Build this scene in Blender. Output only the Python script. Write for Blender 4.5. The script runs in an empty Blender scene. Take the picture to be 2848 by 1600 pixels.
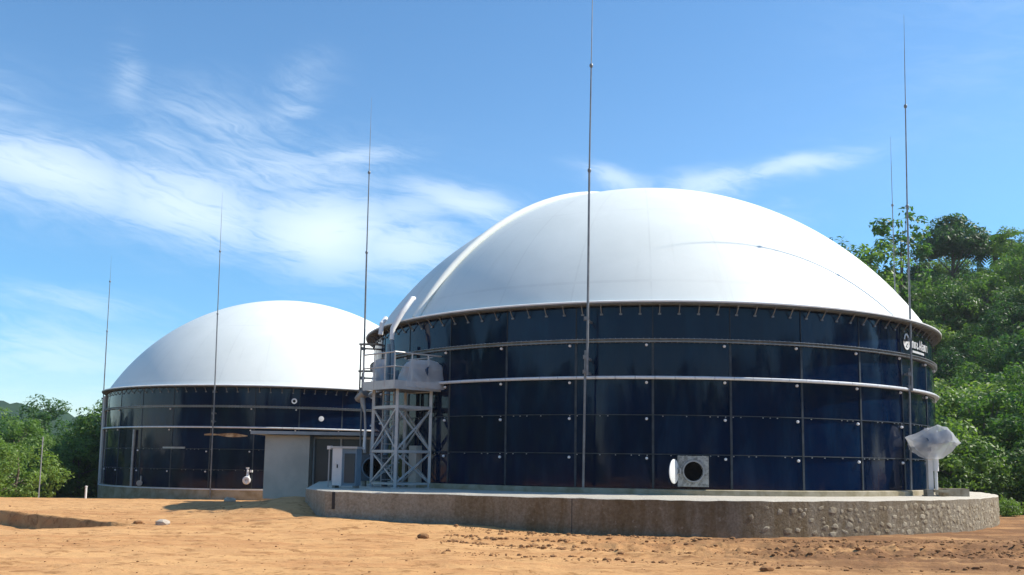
import bpy, bmesh, math, random
import numpy as np
from mathutils import Vector, Matrix
R = math.radians
PI = math.pi
C = bpy.context.scene.collection
SC = bpy.context.scene
rng = random.Random(7)

# ------------------------------------------------------------------ camera
cam = bpy.data.cameras.new('camera'); camo = bpy.data.objects.new('camera', cam); C.objects.link(camo)
cam.sensor_fit = 'HORIZONTAL'; cam.sensor_width = 36; cam.lens = 2589.3/2848*36
cam.shift_y = 181.2/2848; cam.clip_start = 0.1; cam.clip_end = 6000
camo.matrix_world = Matrix.Translation((0, 0, 2.3)) @ Matrix.Rotation(R(90)+.1173, 4, 'X') @ Matrix.Rotation(.0150, 4, 'Z')
SC.camera = camo

# ------------------------------------------------------------------ sun, sky, exposure
SUN_AZ, SUN_EL = R(180-99), R(44)        # azimuth clockwise from +y (view direction)
sd = Vector((math.sin(SUN_AZ)*math.cos(SUN_EL), math.cos(SUN_AZ)*math.cos(SUN_EL), math.sin(SUN_EL)))
sl = bpy.data.lights.new('sun', 'SUN'); sl.energy = 5.0; sl.angle = R(.53); sl.color = (1, .94, .84)
so = bpy.data.objects.new('sun', sl); C.objects.link(so); so.location = (40, 0, 60)
so.rotation_euler = sd.to_track_quat('Z', 'Y').to_euler()
w = bpy.data.worlds.new('World'); SC.world = w; w.use_nodes = True
nt = w.node_tree; nt.nodes.clear()
def N(tree, typ, **kw):
    n = tree.nodes.new(typ)
    for k, v in kw.items():
        if k == 'ins':
            for a, b in v.items(): n.inputs[a].default_value = b
        else: setattr(n, k, v)
    return n
def M(tree, op, a, b=None, c=None, clamp=False):
    n = tree.nodes.new('ShaderNodeMath'); n.operation = op; n.use_clamp = clamp
    for i, v in enumerate((a, b, c)):
        if v is None: continue
        if isinstance(v, (int, float)): n.inputs[i].default_value = v
        else: tree.links.new(v, n.inputs[i])
    return n.outputs[0]
sky = N(nt, 'ShaderNodeTexSky', sky_type='NISHITA', sun_disc=False, sun_elevation=SUN_EL, sun_rotation=SUN_AZ,
        altitude=100, air_density=.9, dust_density=.12, ozone_density=2.6)
tc = N(nt, 'ShaderNodeTexCoord')
sep = N(nt, 'ShaderNodeSeparateXYZ'); nt.links.new(tc.outputs['Generated'], sep.inputs[0])
az = M(nt, 'MULTIPLY', M(nt, 'ARCTAN2', sep.outputs[0], sep.outputs[1]), 57.2958)
el = M(nt, 'MULTIPLY', M(nt, 'ARCSINE', sep.outputs[2]), 57.2958)
def vec(tree, x, y, z):
    n = tree.nodes.new('ShaderNodeCombineXYZ')
    for i, v in enumerate((x, y, z)):
        if isinstance(v, (int, float)): n.inputs[i].default_value = v
        else: tree.links.new(v, n.inputs[i])
    return n.outputs[0]
def noise(tree, v, scale, detail=6, rough=.6, dist=0, lac=2.0):
    n = N(tree, 'ShaderNodeTexNoise'); n.inputs['Scale'].default_value = scale; n.inputs['Detail'].default_value = detail
    n.inputs['Roughness'].default_value = rough; n.inputs['Distortion'].default_value = dist; n.inputs['Lacunarity'].default_value = lac
    if v is not None: tree.links.new(v, n.inputs['Vector'])
    return n.outputs['Fac']
def mrange(tree, v, a, b, c=0., d=1., smooth=True):
    n = N(tree, 'ShaderNodeMapRange'); n.interpolation_type = 'SMOOTHSTEP' if smooth else 'LINEAR'; n.clamp = True
    tree.links.new(v, n.inputs[0])
    for i, x in enumerate((a, b, c, d)): n.inputs[1+i].default_value = x
    return n.outputs[0]
# wind-blown coordinates for the cirrus: long along azimuth, warped
wa = noise(nt, vec(nt, M(nt, 'MULTIPLY', az, .055), M(nt, 'MULTIPLY', el, .16), 3.), 1., 4, .55)
wb = noise(nt, vec(nt, M(nt, 'MULTIPLY', az, .055), M(nt, 'MULTIPLY', el, .16), 9.), 1., 4, .55)
azw = M(nt, 'ADD', az, M(nt, 'MULTIPLY_ADD', wa, 7., -3.5))
elw = M(nt, 'ADD', el, M(nt, 'MULTIPLY_ADD', wb, 4.4, -2.2))
streak = noise(nt, vec(nt, M(nt, 'MULTIPLY', azw, .13), M(nt, 'MULTIPLY', elw, .70), 1.7), 1., 12, .66, .5)
fine = noise(nt, vec(nt, M(nt, 'MULTIPLY', M(nt, 'MULTIPLY_ADD', elw, .9, azw), .30), M(nt, 'MULTIPLY', M(nt, 'MULTIPLY_ADD', azw, .22, elw), 1.5), 5.3), 1., 12, .70, .9)
tex = M(nt, 'MULTIPLY_ADD', fine, .52, M(nt, 'MULTIPLY', streak, .52))
BL = [(-28, 14.9, 6, 1.9, -.06, .95), (-20, 14.5, 6, 2.1, -.08, .95), (-12, 13.8, 4.4, 2.3, -.08, 1.1), (-7, 12.9, 3.8, 1.5, -.12, .85),
      (-3.4, 15.5, 3.2, 1.1, -.18, .85), (-7.2, 14.8, 4, 1.1, .05, .6), (-15, 17.2, 7, 1.8, .02, .62), (-10, 18.0, 4, 1.0, .05, .6), (-18, 19.2, 4.5, 1.6, -.1, .45),
      (-13.8, 20.7, 1.8, 1.8, .5, .42), (-24, 20.6, .9, 1.8, -.6, .4), (-21, 17.4, 3, 1.5, -.1, .45), (5.6, 17.8, 2.2, .5, -.16, .7), (12.2, 17.2, 3.6, .62, -.03, .75),
      (17.4, 17.5, 3.6, .5, .05, .75), (-25.5, 8.4, 4, .8, -.03, .45), (-26, 5.8, 6, 1.4, 0, .5), (17, 15, 1.8, 1.0, .2, .3), (-31, 18, 2.4, 1.9, 0, .4),
      (-9, 11.2, 6, 1.1, -.1, .42), (-23, 3, 9, 1.5, 0, .3), (28, 23, 8, 5, .2, .12)]
Mk = None
for a0, e0, sa, se, sl_, wt in BL:
    da = M(nt, 'SUBTRACT', azw, a0); de = M(nt, 'SUBTRACT', elw, e0)
    de = M(nt, 'MULTIPLY_ADD', da, -sl_, de)
    q = M(nt, 'ADD', M(nt, 'POWER', M(nt, 'ABSOLUTE', M(nt, 'DIVIDE', da, sa)), 2.), M(nt, 'POWER', M(nt, 'ABSOLUTE', M(nt, 'DIVIDE', de, se)), 2.))
    g = M(nt, 'MULTIPLY', M(nt, 'EXPONENT', M(nt, 'MULTIPLY', q, -.7)), wt)
    Mk = g if Mk is None else M(nt, 'MAXIMUM', Mk, g)
# the rest of the sky carries the same thin cirrus in broad patches
outm = mrange(nt, M(nt, 'ABSOLUTE', az), 33., 45.)
patch = mrange(nt, noise(nt, vec(nt, M(nt, 'MULTIPLY', az, .03), M(nt, 'MULTIPLY', el, .08), 21.), 1., 3, .5), .5, .72)
Mk = M(nt, 'MAXIMUM', Mk, M(nt, 'MULTIPLY', M(nt, 'MULTIPLY', outm, patch), .6))
cl = M(nt, 'MULTIPLY', Mk, mrange(nt, M(nt, 'MULTIPLY_ADD', Mk, .24, tex), .44, .74, .04, 1.))
cl = M(nt, 'MULTIPLY', cl, .72, clamp=True)
hsv = N(nt, 'ShaderNodeHueSaturation', ins={'Hue': .4945, 'Saturation': 1.2, 'Value': 1.0}); nt.links.new(sky.outputs[0], hsv.inputs['Color'])
nt.links.new(mrange(nt, el, 0., 20., 1.45, 1.16), hsv.inputs['Saturation']); nt.links.new(mrange(nt, el, 0., 18., .76, .97), hsv.inputs['Value'])
mx = N(nt, 'ShaderNodeMixRGB'); nt.links.new(cl, mx.inputs[0]); nt.links.new(hsv.outputs[0], mx.inputs[1]); mx.inputs[2].default_value = (4.9, 5.6, 6.2, 1)
bg = N(nt, 'ShaderNodeBackground'); bg.inputs[1].default_value = .15; nt.links.new(mx.outputs[0], bg.inputs[0])
wo = N(nt, 'ShaderNodeOutputWorld'); nt.links.new(bg.outputs[0], wo.inputs[0])
SC.view_settings.view_transform = 'Standard'; SC.view_settings.look = 'None'; SC.view_settings.gamma = 1
SC.view_settings.exposure = 0.5; SC.view_settings.use_curve_mapping = False
SC.cycles.max_bounces = 6; SC.cycles.transparent_max_bounces = 8

# ------------------------------------------------------------------ materials
def mat(name, col, rough=.6, spec=.5, metal=0, var=None, vscale=1., bump=0, bscale=8., coat=0, emit=None, stretch=(1, 1, 1), rvar=0):
    """principled; var = second colour mixed in by noise in object space"""
    m = bpy.data.materials.new(name); m.use_nodes = True; t = m.node_tree; b = t.nodes['Principled BSDF']
    b.inputs['Base Color'].default_value = (*col, 1); b.inputs['Roughness'].default_value = rough
    b.inputs['Specular IOR Level'].default_value = spec; b.inputs['Metallic'].default_value = metal
    b.inputs['Coat Weight'].default_value = coat
    g = N(t, 'ShaderNodeNewGeometry'); mp = N(t, 'ShaderNodeMapping'); mp.inputs['Scale'].default_value = stretch
    t.links.new(g.outputs['Position'], mp.inputs[0]); P = mp.outputs[0]
    if var:
        f = mrange(t, noise(t, P, vscale, 6, .62, .3), .35, .68)
        x = N(t, 'ShaderNodeMixRGB'); x.inputs[1].default_value = (*col, 1); x.inputs[2].default_value = (*var, 1)
        t.links.new(f, x.inputs[0]); t.links.new(x.outputs[0], b.inputs['Base Color'])
        if rvar: t.links.new(M(t, 'MULTIPLY_ADD', f, rvar, rough), b.inputs['Roughness'])
    if bump:
        bn = N(t, 'ShaderNodeBump'); bn.inputs['Strength'].default_value = bump; bn.inputs['Distance'].default_value = .05
        t.links.new(noise(t, P, bscale, 6, .6), bn.inputs['Height']); t.links.new(bn.outputs[0], b.inputs['Normal'])
    return m
MT = {}
MT['steel'] = mat('galvanised_steel', (.36, .38, .39), .42, .5, .35, (.25, .27, .28), 3., .1, 30)
MT['steel_dark'] = mat('weathered_steel', (.20, .19, .17), .55, .4, .3, (.30, .28, .24), 5., .2, 40)
MT['rim'] = mat('rim_steel', (.15, .16, .155), .6, .4, .2, (.10, .105, .10), 3., .2, 30)
MT['mast'] = mat('mast_steel', (.22, .23, .235), .45, .5, .3, (.15, .155, .16), 3.)
MT['grey_paint'] = mat('grey_painted_steel', (.50, .51, .50), .4, .5, .15, (.42, .43, .43), 2., .05, 30)
MT['white'] = mat('white_paint', (.78, .79, .78), .4, .5, 0, (.70, .71, .70), 2.)
MT['white_girder'] = mat('white_galvanised', (.72, .76, .80), .35, .6, .1, (.62, .66, .70), 4.)
MT['seam'] = mat('grey_sealant', (.045, .06, .075), .55, .3, 0, (.022, .033, .042), 3.)
MT['shell'] = mat('dark_shell', (.006, .008, .014), .5)
MT['black'] = mat('dark_interior', (.004, .004, .004), .9, .1)
MT['cap'] = mat('white_cap', (.80, .82, .85), .4)
MT['cabinet'] = mat('cabinet_paint', (.70, .69, .66), .4, .5, 0, (.62, .61, .59), 2.)
MT['bluegrey'] = mat('blue_grey_paint', (.16, .24, .30), .45, .5, 0, (.12, .19, .25), 2.)
MT['darkgrey'] = mat('dark_grey_paint', (.07, .10, .12), .5, .4, 0, (.05, .075, .09), 2.)
MT['darkpanel'] = mat('dark_tinted_panel', (.035, .06, .075), .25, .5, 0, (.028, .05, .065), .7)
MT['plaster'] = mat('grey_plaster', (.66, .60, .51), .85, .2, 0, (.54, .495, .42), .7, .25, 12)
MT['roofslab'] = mat('slab_concrete', (.48, .48, .47), .85, .2, 0, (.38, .38, .37), 1.2, .2, 10)
MT['wood'] = mat('dry_timber', (.30, .22, .14), .8)
MT['motorblue'] = mat('motor_paint', (.03, .06, .11), .4)
MT['rope'] = mat('grey_rope', (.16, .15, .14), .8)
MT['trunk'] = mat('bark', (.11, .085, .06), .9, .2, 0, (.17, .15, .12), 2., .4, 15)
MT['soil_reflection'] = mat('painted_soil_reflection', (.62, .47, .28), .8, .2, 0, (.24, .13, .055), 2.)  # tans for the painted reflection of sunlit soil
MT['stone_loose'] = mat('soil_clod', (.34, .185, .085), .95, .1, 0, (.20, .105, .05), 3.)
MT['pale_stone'] = mat('pale_stone', (.52, .46, .38), .9, .2, 0, (.40, .33, .25), 3.)

def enamel():
    m = bpy.data.materials.new('navy_glass_enamel'); m.use_nodes = True; t = m.node_tree; b = t.nodes['Principled BSDF']
    oi = N(t, 'ShaderNodeObjectInfo'); g = N(t, 'ShaderNodeNewGeometry')
    mp = N(t, 'ShaderNodeMapping'); mp.inputs['Scale'].default_value = (1, 1, .25); t.links.new(g.outputs['Position'], mp.inputs[0])
    f = mrange(t, noise(t, mp.outputs[0], 1.3, 7, .65, .4), .42, .75)
    x = N(t, 'ShaderNodeMixRGB'); x.inputs[1].default_value = (.0008, .0068, .029, 1); x.inputs[2].default_value = (.003, .018, .050, 1)
    t.links.new(f, x.inputs[0])
    hv = N(t, 'ShaderNodeHueSaturation'); t.links.new(x.outputs[0], hv.inputs['Color']); t.links.new(M(t, 'MULTIPLY_ADD', oi.outputs['Random'], .5, .75), hv.inputs['Value'])
    t.links.new(hv.outputs[0], b.inputs['Base Color'])
    t.links.new(M(t, 'MULTIPLY_ADD', f, .12, .045), b.inputs['Roughness'])
    b.inputs['Specular IOR Level'].default_value = .24
    bn = N(t, 'ShaderNodeBump'); bn.inputs['Strength'].default_value = .02; bn.inputs['Distance'].default_value = .3
    t.links.new(noise(t, g.outputs['Position'], .9, 3, .5), bn.inputs['Height']); t.links.new(bn.outputs[0], b.inputs['Normal'])
    return m
MT['enamel'] = enamel()

def membrane():
    m = bpy.data.materials.new('white_membrane'); m.use_nodes = True; t = m.node_tree; b = t.nodes['Principled BSDF']
    g = N(t, 'ShaderNodeTexCoord')
    n1 = mrange(t, noise(t, g.outputs['Object'], .35, 6, .6, .5), .35, .7)
    x = N(t, 'ShaderNodeMixRGB'); x.inputs[1].default_value = (.80, .82, .765, 1); x.inputs[2].default_value = (.755, .775, .72, 1)
    t.links.new(n1, x.inputs[0]); t.links.new(x.outputs[0], b.inputs['Base Color'])
    sp_ = N(t, 'ShaderNodeSeparateXYZ'); t.links.new(g.outputs['Object'], sp_.inputs[0])
    an = M(t, 'ARCTAN2', sp_.outputs[0], sp_.outputs[1]); rad = M(t, 'POWER', M(t, 'ADD', M(t, 'POWER', sp_.outputs[0], 2.), M(t, 'POWER', sp_.outputs[1], 2.)), .5)
    run = mrange(t, noise(t, vec(t, M(t, 'MULTIPLY', an, 16.), M(t, 'MULTIPLY', rad, .18), 2.), 1., 6, .65), .56, .76)
    run = M(t, 'MULTIPLY', run, mrange(t, rad, 6., 13.5))
    dm = N(t, 'ShaderNodeMixRGB'); dm.inputs[2].default_value = (.56, .56, .50, 1); t.links.new(M(t, 'MULTIPLY', run, .38), dm.inputs[0]); t.links.new(x.outputs[0], dm.inputs[1]); t.links.new(dm.outputs[0], b.inputs['Base Color'])
    # welded laps: faint meridian and ring lines where dust catches
    cell = M(t, 'ABSOLUTE', M(t, 'SUBTRACT', M(t, 'FRACT', M(t, 'MULTIPLY', an, 28/6.28318)), .5)); lw = M(t, 'DIVIDE', .16, M(t, 'MAXIMUM', rad, .5))
    l1 = M(t, 'LESS_THAN', cell, lw); ringf = M(t, 'ABSOLUTE', M(t, 'SUBTRACT', M(t, 'FRACT', M(t, 'MULTIPLY', rad, .26)), .5)); l2 = M(t, 'LESS_THAN', ringf, .011)
    ln_ = M(t, 'MULTIPLY', M(t, 'MAXIMUM', l1, l2), M(t, 'MULTIPLY_ADD', n1, .10, .05))
    d2 = N(t, 'ShaderNodeMixRGB'); d2.inputs[2].default_value = (.42, .42, .39, 1); t.links.new(ln_, d2.inputs[0]); t.links.new(dm.outputs[0], d2.inputs[1]); t.links.new(d2.outputs[0], b.inputs['Base Color'])
    b.inputs['Roughness'].default_value = .5; b.inputs['Specular IOR Level'].default_value = .3
    bn = N(t, 'ShaderNodeBump'); bn.inputs['Strength'].default_value = .05; bn.inputs['Distance'].default_value = .2
    t.links.new(noise(t, g.outputs['Object'], .5, 4, .5), bn.inputs['Height']); t.links.new(bn.outputs[0], b.inputs['Normal'])
    return m
MT['membrane'] = membrane()

def plastic():
    m = bpy.data.materials.new('clear_plastic_film'); m.use_nodes = True; t = m.node_tree; b = t.nodes['Principled BSDF']; o = t.nodes['Material Output']
    b.inputs['Base Color'].default_value = (.88, .90, .92, 1); b.inputs['Roughness'].default_value = .2; b.inputs['Specular IOR Level'].default_value = .6
    tr = N(t, 'ShaderNodeBsdfTransparent'); tl = N(t, 'ShaderNodeBsdfTranslucent'); tl.inputs[0].default_value = (.8, .82, .84, 1)
    g = N(t, 'ShaderNodeNewGeometry')
    m1 = N(t, 'ShaderNodeMixShader'); m1.inputs[0].default_value = .45; t.links.new(b.outputs[0], m1.inputs[1]); t.links.new(tl.outputs[0], m1.inputs[2])
    m2 = N(t, 'ShaderNodeMixShader'); t.links.new(mrange(t, noise(t, g.outputs['Position'], 1.2, 3, .5), .35, .7, .44, .62), m2.inputs[0])
    t.links.new(m1.outputs[0], m2.inputs[1]); t.links.new(tr.outputs[0], m2.inputs[2]); t.links.new(m2.outputs[0], o.inputs[0])
    bn = N(t, 'ShaderNodeBump'); bn.inputs['Strength'].default_value = .2; bn.inputs['Distance'].default_value = .03
    t.links.new(noise(t, g.outputs['Position'], 6, 4, .6, 1.), bn.inputs['Height']); t.links.new(bn.outputs[0], b.inputs['Normal'])
    return m
MT['plastic'] = plastic()

def soil():
    m = bpy.data.materials.new('orange_soil'); m.use_nodes = True; t = m.node_tree; b = t.nodes['Principled BSDF']
    g = N(t, 'ShaderNodeNewGeometry'); P = g.outputs['Position']
    mp = N(t, 'ShaderNodeMapping'); mp.inputs['Scale'].default_value = (.35, 1, 1); t.links.new(P, mp.inputs[0])
    big = mrange(t, noise(t, mp.outputs[0], .16, 6, .6, .6), .35, .68)
    mid = mrange(t, noise(t, mp.outputs[0], 1.1, 7, .65, .8), .36, .7)
    x = N(t, 'ShaderNodeMixRGB'); x.inputs[1].default_value = (.54, .305, .135, 1); x.inputs[2].default_value = (.42, .205, .084, 1); t.links.new(big, x.inputs[0])
    y = N(t, 'ShaderNodeMixRGB'); y.inputs[2].default_value = (.62, .37, .16, 1); t.links.new(x.outputs[0], y.inputs[1])
    t.links.new(M(t, 'MULTIPLY', mid, .65), y.inputs[0])
    mq = N(t, 'ShaderNodeMapping'); mq.inputs['Scale'].default_value = (.75, 1, 1); t.links.new(P, mq.inputs[0])
    stw = mrange(t, noise(t, mq.outputs[0], 1.7, 8, .74, 1.2), .50, .63)
    y2 = N(t, 'ShaderNodeMixRGB'); y2.inputs[2].default_value = (.27, .13, .048, 1); t.links.new(y.outputs[0], y2.inputs[1]); t.links.new(M(t, 'MULTIPLY', stw, .8), y2.inputs[0]); y = y2
    # dark crumbs of soil
    sp = mrange(t, noise(t, P, 9., 5, .7), .60, .72)
    z = N(t, 'ShaderNodeMixRGB'); z.inputs[2].default_value = (.24, .115, .045, 1); t.links.new(y.outputs[0], z.inputs[1]); t.links.new(M(t, 'MULTIPLY', sp, .65), z.inputs[0])
    # redder, damper, trampled ground along the tank plinth on the right
    s = N(t, 'ShaderNodeSeparateXYZ'); t.links.new(P, s.inputs[0])
    rr = M(t, 'MULTIPLY', mrange(t, s.outputs[0], .5, 9.), mrange(t, s.outputs[1], 16., 24.))
    r2 = N(t, 'ShaderNodeMixRGB'); r2.inputs[2].default_value = (.165, .082, .040, 1); t.links.new(z.outputs[0], r2.inputs[1])
    t.links.new(M(t, 'MULTIPLY', M(t, 'MULTIPLY', rr, mrange(t, noise(t, mp.outputs[0], .8, 7, .7), .24, .60)), .92, clamp=True), r2.inputs[0])
    # greener far away: rough grass beyond the yard
    gr = M(t, 'MAXIMUM', mrange(t, s.outputs[1], 62., 74.), mrange(t, s.outputs[1], -34., -42.))
    gg = N(t, 'ShaderNodeMixRGB'); gg.inputs[2].default_value = (.07, .11, .03, 1); t.links.new(r2.outputs[0], gg.inputs[1]); t.links.new(gr, gg.inputs[0])
    t.links.new(gg.outputs[0], b.inputs['Base Color'])
    b.inputs['Roughness'].default_value = .95; b.inputs['Specular IOR Level'].default_value = .12
    bn = N(t, 'ShaderNodeBump'); bn.inputs['Strength'].default_value = .9; bn.inputs['Distance'].default_value = .05
    h = M(t, 'MULTIPLY_ADD', noise(t, P, 14., 6, .7), .5, noise(t, mp.outputs[0], 3., 6, .65))
    t.links.new(h, bn.inputs['Height']); t.links.new(bn.outputs[0], b.inputs['Normal'])
    return m
MT['soil'] = soil()

def concrete_wall():
    m = bpy.data.materials.new('stained_concrete'); m.use_nodes = True; t = m.node_tree; b = t.nodes['Principled BSDF']
    g = N(t, 'ShaderNodeNewGeometry'); P = g.outputs['Position']
    mp = N(t, 'ShaderNodeMapping'); mp.inputs['Scale'].default_value = (1, 1, .22); t.links.new(P, mp.inputs[0])
    s = N(t, 'ShaderNodeSeparateXYZ'); t.links.new(P, s.inputs[0]); nz = N(t, 'ShaderNodeSeparateXYZ'); t.links.new(g.outputs['Normal'], nz.inputs[0])
    st = mrange(t, noise(t, mp.outputs[0], 1.6, 7, .65, .4), .3, .7)
    sm = mrange(t, noise(t, P, 5., 6, .7), .3, .7)
    # soil splash and algae: more on the middle of the long front wall, less at both ends
    x0 = mrange(t, s.outputs[0], -5., .5)
    a = N(t, 'ShaderNodeMixRGB'); a.inputs[1].default_value = (.40, .375, .315, 1); a.inputs[2].default_value = (.20, .143, .076, 1)
    t.links.new(M(t, 'MULTIPLY', M(t, 'MULTIPLY_ADD', st, .55, .45), M(t, 'MULTIPLY', x0, mrange(t, s.outputs[0], 8., 20., 1., .55))), a.inputs[0])
    c = N(t, 'ShaderNodeMixRGB'); c.inputs[2].default_value = (.13, .10, .055, 1); t.links.new(a.outputs[0], c.inputs[1]); t.links.new(M(t, 'MULTIPLY', M(t, 'MULTIPLY', sm, st), .6), c.inputs[0])
    spk = mrange(t, noise(t, P, 11., 6, .75), .36, .66)
    c2 = N(t, 'ShaderNodeMixRGB'); c2.blend_type = 'MULTIPLY'; c2.inputs[2].default_value = (.62, .59, .54, 1); t.links.new(c.outputs[0], c2.inputs[1]); t.links.new(M(t, 'MULTIPLY', spk, .8), c2.inputs[0])
    lt_ = mrange(t, noise(t, P, 6., 6, .7, .5), .58, .72)
    c = N(t, 'ShaderNodeMixRGB'); c.inputs[2].default_value = (.44, .40, .32, 1); t.links.new(c2.outputs[0], c.inputs[1]); t.links.new(M(t, 'MULTIPLY', lt_, .55), c.inputs[0])
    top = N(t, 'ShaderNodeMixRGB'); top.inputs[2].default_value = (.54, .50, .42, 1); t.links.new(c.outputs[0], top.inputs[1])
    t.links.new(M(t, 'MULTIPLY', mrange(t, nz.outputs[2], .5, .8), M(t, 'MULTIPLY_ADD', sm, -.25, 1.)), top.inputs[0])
    t.links.new(top.outputs[0], b.inputs['Base Color']); b.inputs['Roughness'].default_value = .9; b.inputs['Specular IOR Level'].default_value = .2
    bn = N(t, 'ShaderNodeBump'); bn.inputs['Strength'].default_value = .9; bn.inputs['Distance'].default_value = .05
    t.links.new(noise(t, P, 7., 7, .75), bn.inputs['Height']); t.links.new(bn.outputs[0], b.inputs['Normal'])
    return m
MT['concrete'] = concrete_wall()
MT['curb'] = mat('curb_concrete', (.42, .37, .27), .9, .2, 0, (.27, .23, .14), 1.4, .3, 10)
MT['rubble'] = mat('rubble_stone', (.38, .335, .25), .9, .2, 0, (.23, .185, .12), 2.5, .4, 18)

def leafmat(name, c1, c2, trans=.35):
    m = bpy.data.materials.new(name); m.use_nodes = True; t = m.node_tree; b = t.nodes['Principled BSDF']; o = t.nodes['Material Output']
    g = N(t, 'ShaderNodeNewGeometry'); oi = N(t, 'ShaderNodeObjectInfo')
    f = M(t, 'ADD', M(t, 'MULTIPLY', g.outputs['Random Per Island'], .45), M(t, 'MULTIPLY', oi.outputs['Random'], .65))
    x = N(t, 'ShaderNodeMixRGB'); x.inputs[1].default_value = (*c1, 1); x.inputs[2].default_value = (*c2, 1); t.links.new(f, x.inputs[0])
    t.links.new(x.outputs[0], b.inputs['Base Color']); b.inputs['Roughness'].default_value = .5; b.inputs['Specular IOR Level'].default_value = .35
    tl = N(t, 'ShaderNodeBsdfTranslucent'); ht = N(t, 'ShaderNodeHueSaturation', ins={'Saturation': 1.15, 'Value': 1.5}); t.links.new(x.outputs[0], ht.inputs['Color']); t.links.new(ht.outputs[0], tl.inputs[0])
    ms = N(t, 'ShaderNodeMixShader'); ms.inputs[0].default_value = .42; t.links.new(b.outputs[0], ms.inputs[1]); t.links.new(tl.outputs[0], ms.inputs[2]); t.links.new(ms.outputs[0], o.inputs[0])
    return m
MT['leaf'] = leafmat('green_leaves', (.042, .115, .026), (.17, .265, .055))
MT['leaf_dark'] = leafmat('dark_green_leaves', (.022, .07, .022), (.08, .155, .04))
MT['leaf_light'] = leafmat('fresh_green_leaves', (.085, .17, .032), (.21, .30, .065))
MT['undergrowth'] = mat('hillside_undergrowth', (.03, .06, .015), .95, .1, 0, (.06, .09, .025), .5, .8, 3)
MT['far_hill'] = mat('far_wooded_hill', (.022, .05, .03), .95, .1, 0, (.035, .068, .035), .12, .8, .4)

# ------------------------------------------------------------------ mesh helpers
class MB:
    def __init__(s): s.v = []; s.f = []
    def add(s, vs, fs):
        o = len(s.v); s.v += [tuple(v) for v in vs]; s.f += [tuple(i+o for i in f) for f in fs]; return s
    def box(s, c, d, rz=0, M4=None):
        x, y, z = d[0]/2, d[1]/2, d[2]/2
        vs = [Vector((a*x, b*y, e*z)) for e in (-1, 1) for a, b in ((-1, -1), (1, -1), (1, 1), (-1, 1))]
        m = Matrix.Translation(c) @ (M4 if M4 else Matrix.Rotation(rz, 4, 'Z'))
        return s.add([m @ v for v in vs], [(3, 2, 1, 0), (4, 5, 6, 7), (0, 1, 5, 4), (1, 2, 6, 5), (2, 3, 7, 6), (3, 0, 4, 7)])
    def bar(s, p0, p1, wx, wy=None):
        """square bar between two points"""
        p0, p1 = Vector(p0), Vector(p1); d = p1-p0; q = d.to_track_quat('Z', 'Y').to_matrix().to_4x4()
        return s.box((p0+p1)/2, (wx, wy or wx, d.length), M4=q)
    def tube(s, pts, rad, n=8, cap=True):
        pts = [Vector(p) for p in pts]; k = len(pts)
        rad = rad if isinstance(rad, (list, tuple)) else [rad]*k
        vs = []; fs = []; up = None
        for i, p in enumerate(pts):
            t = (pts[min(i+1, k-1)]-pts[max(i-1, 0)]).normalized()
            if up is None: up = t.orthogonal().normalized()
            else: up = (up-t*up.dot(t)).normalized()
            b = t.cross(up)
            for j in range(n):
                a = 2*PI*j/n; vs.append(p+(up*math.cos(a)+b*math.sin(a))*rad[i])
        for i in range(k-1):
            for j in range(n): fs.append((i*n+j, i*n+(j+1) % n, (i+1)*n+(j+1) % n, (i+1)*n+j))
        if cap: fs.append(tuple(range(n-1, -1, -1))); fs.append(tuple((k-1)*n+j for j in range(n)))
        return s.add(vs, fs)
    def ring(s, c, prof, p0=0, p1=2*PI, n=180):
        """closed profile of (radius, z) swept round the vertical axis through c; phi from -y toward +x"""
        full = abs(p1-p0-2*PI) < 1e-6; m = n if full else n+1; k = len(prof); vs = []; fs = []
        for i in range(m):
            a = p0+(p1-p0)*i/n
            for r, z in prof: vs.append((c[0]+r*math.sin(a), c[1]-r*math.cos(a), z))
        for i in range(n):
            i2 = (i+1) % m
            for j in range(k): fs.append((i*k+j, i2*k+j, i2*k+(j+1) % k, i*k+(j+1) % k))
        if not full: fs.append(tuple(range(k-1, -1, -1))); fs.append(tuple((m-1)*k+j for j in range(k)))
        return s.add(vs, fs)
    def lathe(s, p, axis, prof, n=20):
        """profile of (distance along axis, radius), open ends closed by radius 0"""
        q = Vector(axis).normalized().to_track_quat('Z', 'Y'); p = Vector(p); vs = []; fs = []; k = len(prof)
        for j in range(n):
            a = 2*PI*j/n
            for h, r in prof: vs.append(p+q @ Vector((r*math.cos(a), r*math.sin(a), h)))
        for j in range(n):
            j2 = (j+1) % n
            for i in range(k-1): fs.append((j*k+i, j2*k+i, j2*k+i+1, j*k+i+1))
        return s.add(vs, fs)
    def mesh(s, name, m, org=(0, 0, 0), smooth=35):
        me = bpy.data.meshes.new(name); o = Vector(org)
        me.from_pydata([tuple(Vector(v)-o) for v in s.v], [], s.f); me.update()
        b = bmesh.new(); b.from_mesh(me); bmesh.ops.recalc_face_normals(b, faces=b.faces); b.to_mesh(me); b.free()
        me.materials.append(m)
        if smooth:
            me.shade_smooth(); me.set_sharp_from_angle(angle=R(smooth))
        return me
    def part(s, name, m, par, smooth=35, label=None, kind=None):
        o = bpy.data.objects.new(name, s.mesh(name, m, wloc(par), smooth)); C.objects.link(o); o.parent = par
        if label: o['label'] = label
        if kind: o['kind'] = kind
        return o
    def solo(s, name, m, label=None, cat=None, group=None, kind=None, smooth=35, org=(0, 0, 0)):
        o = bpy.data.objects.new(name, s.mesh(name, m, org, smooth)); C.objects.link(o); o.location = org
        return tag(o, label, cat, group, kind)
def wloc(o):
    v = Vector((0, 0, 0))
    while o is not None: v += Vector(o.location); o = o.parent
    return v
def tag(o, label=None, cat=None, group=None, kind=None):
    for k, v in (('label', label), ('category', cat), ('group', group), ('kind', kind)):
        if v: o[k] = v
    return o
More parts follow.
